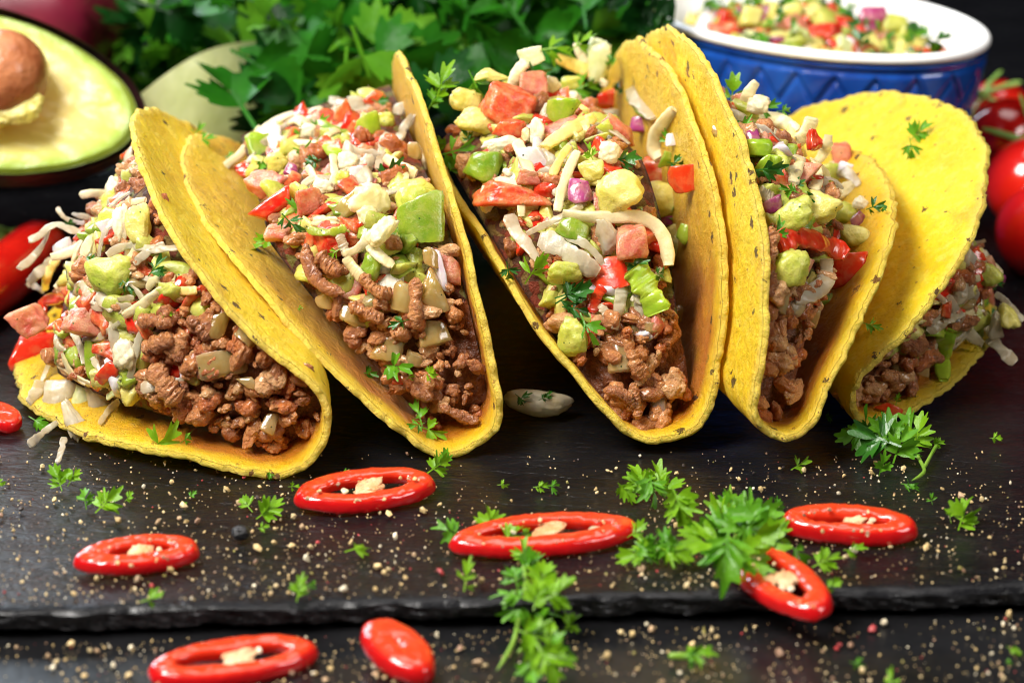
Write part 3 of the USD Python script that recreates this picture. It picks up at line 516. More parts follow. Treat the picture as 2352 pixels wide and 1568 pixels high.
def scatter(k):
    """mince crumbs over the lower part of the mouth, small filler pieces over the upper part"""
    V, F, zone, nf, wv = MOUND[k]; F = F[:nf]; wf = wv[F].mean(1); r = np.random.default_rng(40 + k); ml = SPEC[k][5]
    a = V[F]; n = np.cross(a[:, 1] - a[:, 0], a[:, 2] - a[:, 0]); ar = np.linalg.norm(n, axis=1) / 2; n = n / (2 * ar[:, None] + 1e-12); zf = zone[F].mean(1)
    c = a.mean(1); face = ((n * (CAM - c)).sum(1) > 0) & (wf > .05) & (wf < (.995 if k == 1 else .95))
    def pick(sel, num):
        pr = np.where(sel & face, ar, 0); i = r.choice(len(F), num, p=pr / pr.sum()); b = r.dirichlet([1, 1, 1], num)
        return (a[i] * b[..., None]).sum(1), n[i]
    low = (zf < ml + .10); area = ar[low & face].sum()
    num = int(min(190, area / (.0036 ** 2) * 1.7)); hi0 = (zf >= ml + .10) & face; up_n = min(100, int(ar[hi0].sum() / (.0062 ** 2) * 1.6))
    spots = list(zip(*pick(low, num))) + [(P - N * .001, N) for P, N in zip(*pick(hi0, up_n))]
    for P, N in spots:
        sd = nseed(); q = np.random.default_rng(sd); ln = q.uniform(.0022, .0048) if q.random() < .55 else q.uniform(.005, .0095); wd = ln * q.uniform(.45, .9)
        v, f = crumb_shape(sd, ln, wd, 3); B = rot(q.normal(size=3), q.uniform(0, 6.28))
        obj('mince_crumb', (v @ B.T + P + N * q.uniform(-.0004, .0012), f), MIN[q.integers(0, 5)], TACO[k])
    hi = (zf > ml - .02) & (wf > .10) & (wf < (.93 if k == 3 else .88)); area = ar[hi & face].sum(); num = int(min(285, area / (.0072 ** 2) * 4.6))
    kinds = ['tomato', 'tomato', 'avo', 'avo', 'tomato', 'pepred', 'avog', 'wonion', 'gpep', 'tomato', 'gpep', 'avo', 'cab', 'avo', 'tomato', 'avog', 'onion']
    for P, N in zip(*pick(hi, num)):
        sd = nseed(); q = np.random.default_rng(sd); kind = kinds[q.integers(0, len(kinds))]; s = q.uniform(.0055, .0125)
        v, f = chunk_shape(s, s * q.uniform(.5, .9), s * q.uniform(.25, .6), 4, .12, 2, sd, .4, .4, .15); B = rot(q.normal(size=3), q.uniform(0, 6.28))
        name, mats = NAMES[kind]
        obj(name, (v @ B.T + P - N * .0024, f), mats[q.integers(0, len(mats))], TACO[k])
    for P, N in zip(*pick(hi & (zf < 1.01), 18 if k in (1, 5) else 9)):
        sd = nseed(); q = np.random.default_rng(sd); T = unit(np.cross(N, q.normal(size=3))); ln = q.uniform(.006, .013); B = np.cross(N, T) * q.normal(0, .25)
        kd = ['cab', 'cab', 'cheese'][q.integers(0, 3)]; P = P + N * .0012; obj(SHN[kd][0], ribbon([P - T * ln * .5 - N * .0012, P + B * ln * .5, P + T * ln * .5 - N * .0008], q.uniform(.0018, .0034), .0008, up=N, seed=sd, n=18, m=12, rough=.3, pw=7.0), SHN[kd][1], TACO[k])
for k in (1, 2, 3, 4, 5): scatter(k)
#PIECES
# ---- toppings one by one, read from the photograph (K lump, S strip, L parsley leaf)
def batch(k, crop, items):
    for it in items:
        if it[0] == 'K': K(k, *it[1:], crop=crop)
        elif it[0] == 'S': S(k, *it[1:], crop=crop)
        else: L(k, *it[1:], crop=crop)
batch(1, 'A2', [
    ('K', 'tomato', 150, 760, 190, 170, 20), ('K', 'tomskin', 180, 900, 280, 180, 10), ('K', 'tomato', 460, 770, 240, 140, 0), ('K', 'avo', 570, 530, 250, 220, -20), ('K', 'avo', 720, 260, 120, 200, 0), ('K', 'wonion', 560, 280, 90, 120, 10),
    ('K', 'wonion', 330, 380, 120, 90, 10), ('K', 'onion', 1155, 990, 270, 130, 10), ('K', 'onion', 1300, 1080, 120, 80, 15), ('K', 'onion', 1140, 790, 120, 160, 0), ('K', 'onion', 1290, 830, 140, 120, -30), ('K', 'mn', 0, 0, 0, 0) if 0 else ('K', 'onion', 1410, 1290, 80, 110, -30),
    ('K', 'cab', 290, 1150, 190, 170, -10), ('K', 'cab', 510, 1180, 140, 190, 5), ('K', 'cabg', 420, 1160, 100, 140, 0), ('K', 'cab', 600, 850, 85, 160, 10), ('K', 'cheese', 650, 940, 120, 150, -10), ('K', 'gpep', 480, 960, 70, 220, 5), ('K', 'tomato', 540, 910, 110, 130, 0), ('K', 'cab', 375, 1270, 120, 230, 15),
    ('S', 'tom', 75, [(215, 810), (215, 690), (330, 640), (450, 680)]), ('S', 'tom', 45, [(390, 340), (480, 250), (560, 130)]), ('S', 'pepred', 75, [(490, 1110), (540, 1050), (610, 1000)]),
    ('S', 'cheese', 52, [(265, 430), (380, 395), (470, 320), (560, 220), (650, 160), (760, 130)]), ('S', 'cheese', 52, [(645, 735), (740, 680), (830, 610), (900, 590)]), ('S', 'ched', 46, [(880, 600), (960, 605), (1030, 600)]),
    ('S', 'cheese', 52, [(290, 590), (370, 500), (440, 430), (510, 350)]), ('S', 'cab', 42, [(150, 340), (250, 280), (270, 250), (340, 275), (420, 300)]), ('S', 'cab', 44, [(100, 490), (170, 430), (230, 350), (260, 260)]), ('S', 'cheese', 55, [(420, 110), (480, 95), (560, 100)]),
    ('S', 'cab', 60, [(560, 420), (680, 370), (800, 385), (940, 380)]), ('S', 'cab', 45, [(700, 460), (780, 400), (860, 360)]), ('S', 'cab', 44, [(150, 560), (200, 510), (270, 440)]), ('S', 'ched', 52, [(235, 600), (250, 520), (300, 440)]), ('S', 'cab', 48, [(420, 560), (460, 620), (500, 670)]),
    ('S', 'cab', 38, [(440, 665), (530, 695), (640, 710)]), ('S', 'cab', 44, [(335, 740), (380, 820), (420, 900), (440, 985)]), ('S', 'cab', 38, [(430, 860), (520, 845), (580, 800), (640, 760)]), ('S', 'cab', 48, [(350, 800), (300, 890), (250, 1000), (215, 1090)]),
    ('S', 'cab', 52, [(740, 820), (700, 950), (680, 1060), (640, 1180)]), ('S', 'cab', 38, [(300, 980), (370, 1030), (450, 1090)]), ('S', 'cab', 72, [(150, 1190), (190, 1130), (215, 1080)]), ('S', 'cab', 44, [(150, 1410), (220, 1350), (300, 1290)]), ('S', 'cab', 36, [(335, 1370), (320, 1440), (300, 1500)]),
    ('S', 'cab', 38, [(620, 1180), (560, 1240), (520, 1300)]), ('S', 'cabg', 40, [(560, 1160), (610, 1120), (640, 1050)]), ('S', 'cab', 36, [(470, 930), (510, 1000), (540, 1040)]), ('S', 'cab', 40, [(230, 610), (180, 580), (140, 560)]),
    ('S', 'cab', 40, [(380, 200), (470, 220), (560, 200)]), ('S', 'cab', 36, [(300, 170), (350, 230), (440, 250)]), ('S', 'cab', 36, [(560, 720), (600, 660), (700, 640)]),
    ('K', 'cheese', 595, 70, 95, 125, -20, None, .6), ('K', 'cheese', 630, 260, 85, 195, 5, None, .6), ('K', 'ched', 640, 170, 40, 50, 0),
    ('L', 865, 1370, 240, 80, 'b'), ('L', 980, 1370, 120, 20, 'm'), ('L', 820, 470, 150, 30, 'd'), ('L', 875, 720, 80, -10, 'b'), ('L', 525, 570, 110, -60, 'd'), ('L', 670, 580, 110, -70, 'd'), ('L', 370, 255, 90, 0, 'd'), ('L', 690, 240, 50, 80, 'm'), ('L', 375, 730, 60, 0, 'b'), ('L', 480, 440, 70, 20, 'd'),
    ('S', 'mince', 85, [(745, 910), (830, 880), (910, 850)]), ('S', 'mince', 110, [(790, 990), (850, 1080), (940, 1190)]), ('S', 'mince', 75, [(980, 740), (1040, 800), (1090, 860)]), ('S', 'mince', 80, [(720, 770), (800, 760), (900, 790)])])
batch(2, 'A3', [
    ('K', 'tomato', 790, 770, 210, 200, -30), ('K', 'tomskin', 850, 900, 260, 170, 40), ('K', 'tomato', 1050, 860, 200, 180, 0), ('K', 'tomato', 870, 1040, 140, 100, 0), ('K', 'tomato', 1440, 280, 140, 90, -10), ('K', 'tomato', 1260, 400, 120, 210, 10), ('K', 'tomato', 1170, 560, 120, 110, 10), ('K', 'tomato', 660, 690, 110, 90, 20),
    ('K', 'avog', 1640, 800, 230, 120, 10), ('K', 'gpep', 1690, 975, 265, 290, 4, 30, 2.0), ('K', 'avog', 1655, 860, 215, 200, 30, None, .7), ('K', 'gpep', 1400, 450, 150, 180, 10), ('K', 'avo', 870, 640, 140, 130), ('K', 'avo', 940, 560, 130, 100), ('K', 'avo', 1240, 740, 85, 95), ('K', 'ronion', 950, 680, 110, 70), ('K', 'wonion', 930, 740, 110, 80), ('K', 'wonion', 1240, 330, 90, 90),
    ('K', 'wonion', 1330, 720, 110, 110), ('K', 'avog', 1490, 400, 90, 90), ('K', 'tomato', 1330, 690, 90, 80), ('K', 'onion', 1650, 590, 120, 130, 20), ('K', 'cab', 1560, 340, 90, 100), ('K', 'cab', 1320, 320, 100, 120, 10), ('K', 'bpep', 1220, 600, 200, 70, -25),
    ('S', 'gpep', 66, [(1040, 1020), (1140, 1040), (1260, 1010)]), ('S', 'cheese', 68, [(560, 680), (640, 610), (720, 520), (820, 430), (960, 360)]), ('S', 'cab', 44, [(820, 530), (900, 440), (1000, 370), (1100, 340)]), ('S', 'cab', 44, [(700, 640), (760, 560), (840, 500)]),
    ('S', 'cab', 74, [(1560, 520), (1600, 430), (1660, 370)]), ('S', 'cab', 64, [(1440, 680), (1470, 560), (1500, 470)]), ('S', 'cab', 64, [(1250, 540), (1340, 590), (1450, 600)]), ('S', 'cheese', 74, [(1480, 610), (1560, 660), (1660, 710)]), ('S', 'cab', 64, [(1220, 1050), (1250, 1130), (1260, 1160)]),
    ('S', 'cheese', 62, [(1240, 1160), (1330, 1130), (1390, 1040)]), ('S', 'cheese', 74, [(1255, 1180), (1300, 1240), (1350, 1300)]), ('S', 'cheese', 64, [(1390, 1110), (1460, 1180), (1530, 1230)]), ('S', 'cheese', 62, [(1185, 560), (1190, 650), (1200, 720)]), ('S', 'cheese', 58, [(1040, 660), (1080, 730), (1110, 790)]), ('S', 'cheese', 52, [(1210, 700), (1180, 760), (1140, 800)]),
    ('K', 'cheese', 1410, 860, 220, 190, -20, None, .7), ('K', 'cheese', 1470, 1030, 150, 190, -20, None, .6), ('K', 'cheese', 1380, 950, 110, 120, 0), ('K', 'cheese', 1130, 775, 130, 90, 0, None, .6), ('K', 'cheese', 1270, 640, 110, 110, 0, None, .6), ('K', 'cheese', 1150, 980, 180, 75, 5), ('K', 'cheese', 1700, 650, 100, 120, 10, None, .8), ('K', 'cheese', 1050, 470, 100, 90), ('K', 'cheese', 970, 620, 70, 90), ('K', 'cheese', 1080, 360, 110, 60, 20),
    ('L', 1050, 590, 200, -20, 'm'), ('L', 1110, 430, 180, 60, 'm'), ('L', 1520, 690, 250, 60, 'd'), ('L', 1000, 870, 230, 80, 'm'), ('L', 960, 1000, 190, -20, 'd'), ('L', 770, 1110, 260, -80, 'b'), ('L', 770, 770, 110, -70, 'm'), ('L', 1190, 1160, 100, 200, 'b'), ('L', 1060, 650, 130, 230, 'd'), ('L', 1460, 310, 170, -40, 'd'), ('L', 590, 610, 100, 30, 'm'), ('L', 1760, 880, 110, 60, 'd'), ('L', 780, 650, 110, -100, 'm'),
    ('L', 1000, 460, 110, 100, 'm'), ('L', 1000, 1470, 40, 0, 'b'), ('L', 815, 1480, 70, -80, 'm'), ('S', 'stem', 18, [(850, 590), (900, 550), (940, 510)]),
    ('K', 'onion', 1770, 1410, 150, 280, 20), ('K', 'onion', 1590, 1410, 130, 170, -10), ('K', 'onion', 1745, 1180, 100, 130)])
batch(2, 'A4', [
    ('S', 'mince', 90, [(315, 250), (340, 380), (420, 490), (540, 530)]), ('S', 'mince', 90, [(380, 310), (450, 370), (520, 420)]), ('S', 'mince', 80, [(945, 440), (945, 600), (950, 740)]), ('S', 'mince', 72, [(1080, 1170), (1180, 1220), (1300, 1265)]), ('S', 'mince', 75, [(560, 600), (660, 640), (760, 690)]), ('S', 'mince', 90, [(640, 420), (700, 500), (790, 540)]),
    ('K', 'onion', 800, 850, 190, 140, 0), ('K', 'onion', 1060, 760, 180, 150), ('K', 'onion', 420, 580, 90, 90), ('K', 'tomato', 865, 1040, 130, 60, -10), ('K', 'onion', 600, 670, 190, 90, -15), ('K', 'onion', 940, 910, 120, 90, -20),
    ('L', 850, 950, 230, 10, 'm'), ('L', 690, 985, 130, 0, 'm'), ('L', 1030, 980, 110, 30, 'b'), ('L', 920, 1010, 90, 60, 'b'), ('L', 965, 1210, 200, 110, 'm'), ('L', 1050, 1320, 190, -60, 'b'), ('L', 940, 1290, 120, 200, 'm'), ('L', 845, 700, 130, 200, 'd')])
batch(3, 'A5', [
    ('K', 'tomato', 480, 400, 280, 270, -30), ('K', 'tomato', 490, 520, 190, 100, 0), ('K', 'tomato', 620, 260, 160, 150), ('K', 'tomskin', 720, 335, 180, 95, 0), ('K', 'tomato', 1090, 540, 240, 200, -10), ('K', 'tomato', 1050, 350, 200, 140, 10), ('K', 'tomato', 1300, 770, 200, 210, -15), ('K', 'tomato', 500, 900, 430, 160, -10), ('K', 'tomato', 1170, 1180, 200, 210, 20), ('K', 'tomato', 590, 800, 130, 90),
    ('K', 'pepred', 1520, 790, 230, 150, 15, 60), ('K', 'pepred', 1060, 1350, 210, 180, 15, 60), ('K', 'gpep', 770, 440, 200, 175, 5), ('K', 'gpep', 330, 730, 210, 180, 0, 130), ('K', 'gpep', 850, 1090, 180, 120, -10), ('K', 'gpep', 1390, 680, 110, 120), ('K', 'cabg', 990, 140, 150, 230, -15), ('K', 'cabg', 600, 110, 150, 120, 20), ('K', 'bpep', 1480, 1120, 90, 110, -20),
    ('K', 'avo', 330, 480, 280, 140, -5), ('K', 'avo', 240, 360, 180, 130), ('K', 'avo', 380, 220, 190, 80), ('K', 'avo', 1100, 880, 260, 230, 0), ('K', 'avo', 1380, 940, 270, 200, -10), ('K', 'avo', 950, 760, 140, 120), ('K', 'avo', 800, 1340, 210, 120, -20), ('K', 'avo', 1400, 1200, 150, 250, 0), ('K', 'avo', 840, 270, 120, 90), ('K', 'avog', 480, 270, 120, 60),
    ('K', 'wonion', 620, 700, 200, 140), ('K', 'ronion', 880, 870, 130, 150, 10, 70, .8), ('K', 'ronion', 1230, 500, 130, 100), ('K', 'ronion', 600, 395, 80, 110, 20), ('K', 'wonion', 650, 380, 60, 80), ('K', 'wonion', 430, 590, 220, 60, 15), ('K', 'ronion', 1400, 1040, 130, 70), ('K', 'wonion', 1410, 580, 90, 80),
    ('S', 'ched', 78, [(680, 630), (760, 570), (870, 510), (970, 450)], None) if 0 else ('S', 'ched', 78, [(680, 630), (760, 570), (870, 510), (970, 450)]), ('K', 'ched', 870, 430, 110, 95, 35, None, .6), ('S', 'ched', 82, [(745, 115), (830, 150), (950, 205)]), ('S', 'cheese', 62, [(860, 30), (890, 100), (920, 160)]), ('S', 'cheese', 74, [(490, 310), (520, 210), (580, 140)]),
    ('K', 'cheese', 725, 265, 95, 105, 0, None, .7), ('K', 'cheese', 610, 315, 85, 75, 0, None, .7), ('K', 'cheese', 1070, 465, 190, 105, 10, None, .8), ('K', 'cheese', 640, 540, 85, 155, -5, None, .6), ('K', 'cheese', 575, 555, 55, 75), ('K', 'cheese', 845, 350, 95, 85), ('K', 'cheese', 455, 610, 180, 85, 10), ('K', 'cheese', 1050, 655, 115, 115, 0, None, .8), ('K', 'cheese', 350, 920, 85, 145, 10, None, .8), ('K', 'cheese', 400, 640, 80, 60), ('K', 'cheese', 1020, 260, 50, 50), ('K', 'cheese', 470, 770, 50, 50),
    ('S', 'cheese', 92, [(520, 590), (570, 700), (610, 810)]), ('S', 'cheese', 78, [(870, 650), (810, 780), (780, 870), (755, 990)]), ('S', 'ched', 48, [(825, 620), (770, 700), (725, 790)]), ('S', 'cheese', 92, [(1425, 410), (1350, 510), (1310, 600), (1335, 690)]), ('S', 'cab', 92, [(1165, 290), (1230, 380), (1310, 460)]), ('S', 'cheese', 48, [(400, 820), (480, 820), (540, 890), (550, 1020)]), ('S', 'cheese', 42, [(1060, 860), (1075, 925), (1145, 920)]),
    ('S', 'cab', 72, [(480, 1010), (520, 1110), (580, 1180), (640, 1270)]), ('S', 'cab', 34, [(580, 1120), (720, 1050), (900, 960)]), ('K', 'cab', 1040, 1130, 150, 200, 25), ('S', 'cab', 115, [(650, 1150), (780, 1200), (870, 1270), (990, 1340)]), ('S', 'cab', 52, [(790, 1130), (900, 1170), (1015, 1295)]), ('S', 'pepred', 65, [(1020, 1420), (970, 1500), (955, 1570)]), ('S', 'bpep', 150, [(1190, 1310), (1270, 1440), (1330, 1570)]), ('S', 'gpep', 50, [(1160, 330), (1210, 400), (1260, 460)]),
    ('S', 'cheese', 88, [(785, 1010), (900, 1022), (1050, 1025), (1200, 1020), (1300, 1060), (1370, 1160), (1390, 1300)], ) if 0 else ('S', 'cheese', 88, [(785, 1005), (900, 1022), (1050, 1025), (1200, 1020), (1300, 1060), (1370, 1160), (1390, 1300)]),
    ('L', 630, 1310, 220, 30, 'b'), ('L', 480, 1350, 150, -60, 'd'), ('L', 1170, 820, 160, 10, 'd'), ('L', 1150, 690, 220, 10, 'd'), ('L', 1220, 1290, 160, 0, 'd'), ('L', 850, 1450, 230, 10, 'd'), ('L', 300, 290, 230, -60, 'm'), ('L', 100, 240, 270, 80, 'b'), ('L', 60, 330, 180, 100, 'm'), ('L', 930, 270, 250, 20, 'm'), ('L', 640, 190, 200, 10, 'd'), ('L', 1110, 280, 130, 80, 'd'), ('L', 940, 650, 150, 80, 'b'), ('L', 200, 640, 250, 10, 'm'), ('L', 160, 740, 120, 60, 'm'), ('L', 760, 70, 230, 30, 'b'), ('L', 900, 20, 200, 40, 'b'), ('L', 1450, 720, 140, 0, 'd'), ('L', 1390, 990, 180, 60, 'm'), ('L', 240, 560, 120, 120, 'd'), ('L', 1340, 1340, 90, 0, 'd'), ('L', 1060, 130, 90, 100, 'm'), ('L', 100, 600, 130, 110, 'm'), ('L', 1380, 570, 110, 100, 'm')])
batch(3, 'A6', [
    ('L', 540, 640, 240, 10, 'd'), ('L', 570, 730, 190, -10, 'd'), ('L', 620, 860, 240, -70, 'm'), ('K', 'avog', 530, 880, 160, 190, 0), ('S', 'cab', 62, [(800, 610), (790, 700), (760, 840)]), ('S', 'cab', 42, [(850, 670), (930, 695)]), ('S', 'cab', 50, [(690, 700), (720, 790)]), ('K', 'onion', 800, 1000, 130, 200, 0), ('S', 'ponion', 90, []) if 0 else ('K', 'ponion', 1000, 1265, 100, 170, 8), ('K', 'onion', 1090, 1160, 140, 120), ('K', 'onion', 950, 830, 110, 80), ('S', 'mince', 80, [(860, 950), (880, 1040), (940, 1090)]), ('S', 'mince', 80, [(700, 1170), (800, 1190), (880, 1280)]), ('S', 'mince', 75, [(860, 1130), (880, 1240), (890, 1330)]), ('K', 'onion', 1120, 760, 90, 110)])
batch(4, 'A7', [
    ('K', 'avo', 640, 790, 220, 160, -20), ('K', 'avo', 490, 850, 270, 150, 20), ('K', 'avo', 720, 610, 120, 130), ('K', 'avo', 800, 820, 150, 110), ('K', 'avo', 850, 950, 180, 120, 20), ('K', 'avo', 500, 1120, 180, 180, -10, None, .5), ('K', 'avo', 250, 250, 170, 90, -20), ('K', 'bpep', 320, 470, 140, 100), ('K', 'tomato', 620, 430, 130, 120), ('K', 'tomato', 770, 510, 170, 150, -30), ('K', 'tomato', 570, 600, 120, 150), ('K', 'tomato', 220, 200, 90, 70), ('K', 'ronion', 280, 400, 80, 90), ('K', 'ronion', 400, 780, 110, 100), ('K', 'ronion', 860, 860, 150, 130, -30), ('K', 'wonion', 780, 590, 120, 90, -30), ('K', 'bpep', 380, 560, 150, 110),
    ('K', 'cheese', 320, 230, 120, 100), ('K', 'cheese', 350, 390, 130, 100), ('K', 'cheese', 450, 430, 120, 100), ('K', 'cheese', 800, 690, 140, 90, 20), ('K', 'cheese', 880, 770, 80, 70),
    ('S', 'cheese', 72, [(240, 230), (270, 160), (310, 105)]), ('S', 'cheese', 90, [(320, 310), (430, 320), (530, 380)]), ('S', 'cheese', 82, [(530, 430), (590, 360), (610, 300)]), ('S', 'ched', 54, [(480, 340), (520, 430), (570, 520)]), ('S', 'cheese', 78, [(640, 540), (680, 480), (700, 395)]), ('S', 'cheese', 84, [(495, 660), (520, 580), (545, 510)]), ('S', 'cheese', 68, [(610, 700), (640, 630), (640, 550)]), ('S', 'cab', 72, [(700, 560), (800, 600), (865, 670)]), ('S', 'cab', 62, [(600, 700), (700, 720), (770, 700)]), ('S', 'cab', 64, [(320, 700), (400, 740)]), ('S', 'cab', 62, [(520, 640), (510, 700), (520, 750)]),
    ('S', 'pepred', 135, [(420, 985), (540, 955), (680, 990), (800, 1050)], ) if 0 else ('S', 'pepred', 135, [(420, 985), (540, 955), (680, 990), (800, 1050)]), ('K', 'pepred', 820, 1120, 215, 200, 20, 60, .6), ('K', 'pepred', 750, 940, 150, 90, -20), ('S', 'cab', 115, [(690, 1070), (690, 1170), (620, 1250), (510, 1290)]), ('K', 'onion', 430, 1280, 150, 160, -20), ('K', 'gpep', 690, 1290, 110, 50, 25), ('K', 'onion', 620, 1400, 70, 90),
    ('L', 420, 910, 160, 70, 'm'), ('L', 540, 700, 220, -30, 'd'), ('L', 480, 690, 130, 160, 'm'), ('L', 380, 580, 220, 0, 'd'), ('L', 540, 820, 140, -40, 'd'), ('L', 700, 880, 100, 70, 'd'), ('L', 240, 350, 150, 60, 'm'), ('L', 180, 150, 210, 80, 'b'), ('L', 370, 240, 160, 20, 'm'), ('L', 470, 265, 110, 0, 'm'), ('L', 730, 790, 80, 0, 'd'), ('L', 500, 1060, 80, 0, 'd'), ('L', 820, 960, 80, -30, 'd'),
    ('S', 'mince', 90, [(370, 900), (390, 1000), (380, 1090)]), ('S', 'mince', 75, [(380, 1140), (390, 1200), (370, 1280)])])
L(4, 965, 780, 130, 20, 'd', crop='A7', on='shell'); L(4, 1005, 800, 60, -60, 'd', crop='A7', on='shell')
L(5, 1205, 370, 170, 45, 'm', crop='A7', on='shell', style='curly'); L(5, 1155, 480, 150, -80, 'm', crop='A7', on='shell'); L(5, 945, 1435, 120, -20, 'b', crop='A7', on='shell')
L(1, 452, 300, 60, 80, 'm', crop='D', on='shell'); L(2, 475, 320, 50, 0, 'm', crop='D', on='shell')
batch(5, 'A8', [
    ('K', 'avo', 1800, 310, 160, 140, -30), ('K', 'avo', 1940, 580, 140, 160), ('K', 'avog', 1690, 660, 160, 150), ('K', 'cab', 1860, 640, 130, 170), ('K', 'tomato', 1800, 450, 110, 130, 10), ('K', 'tomato', 1540, 540, 70, 130, 10), ('K', 'cab', 1640, 400, 120, 210), ('K', 'cheese', 1760, 190, 110, 90), ('K', 'onion', 1270, 880, 150, 130), ('K', 'onion', 1390, 860, 130, 180), ('K', 'pepred', 1200, 1150, 180, 70, -10), ('K', 'onion', 1350, 740, 120, 120), ('K', 'ronion', 1860, 350, 110, 70),
    ('S', 'bpep', 125, [(1560, 650), (1520, 800), (1530, 970)]), ('S', 'cab', 95, [(1430, 670), (1540, 590), (1630, 540)]), ('S', 'cab', 74, [(1560, 450), (1620, 560), (1690, 680), (1775, 745)]), ('S', 'cab', 64, [(1700, 350), (1760, 520), (1825, 695)]), ('S', 'cab', 62, [(1640, 290), (1680, 380), (1690, 460)]), ('S', 'cheese', 62, [(1720, 180), (1800, 230), (1885, 315)]), ('S', 'cab', 70, [(1820, 710), (1900, 790), (1975, 865)]), ('S', 'cab', 32, [(1690, 120), (1740, 112), (1790, 95)]), ('S', 'cab', 42, [(1850, 430), (1920, 480), (1990, 570)]), ('S', 'cab', 42, [(1880, 500), (1960, 530), (2030, 600)]),
    ('L', 1240, 1090, 90, 80, 'b'), ('L', 1860, 360, 140, 0, 'd'), ('L', 1830, 555, 110, 80, 'd'), ('L', 1780, 480, 90, 90, 'm'),
    ('S', 'mince', 80, [(1140, 940), (1200, 960), (1220, 1000)]), ('S', 'mince', 85, [(1300, 970), (1330, 1010), (1320, 1070)])])

# ------------------------------------------------------------------ things lying on the slate and the table
def stand(x, y, verts, z0):
    """where along the ray to (x, y) a shape given about its own centre just rests on height z0"""
    d = ray(x, y); z = z0 - verts[:, 2].min(); return CAM + d * (z - CAM[2]) / d[2]
def floor_z(x, y):
    P = onz(x, y); return 0.0002 if P[1] > edge_y(P[0]) + .0005 else TZ + .0002
def slate_leaf(x, y, size, ang, tone, label, crop='D', style='bit', group='chopped parsley leaves scattered in front of the tacos', tilt=.95, stem=None):
    x, y = cc(crop, x, y); sd = nseed(); r = np.random.default_rng(sd); z0 = floor_z(x, y); s = size * CROPS[crop][0] * mpp(onz(x, y, max(z0, TZ)))
    v, f = leaf_shape(style, s, r, curl=r.uniform(-.7, .3), fold=r.uniform(.2, .6)); v = frame_mesh(v, np.zeros(3), *leaf_basis(ang, tilt, r, .3))
    obj('parsley_leaf', (v + stand(x, y, v, z0), f), TONE[tone], label=label, category='parsley leaf', group=group)
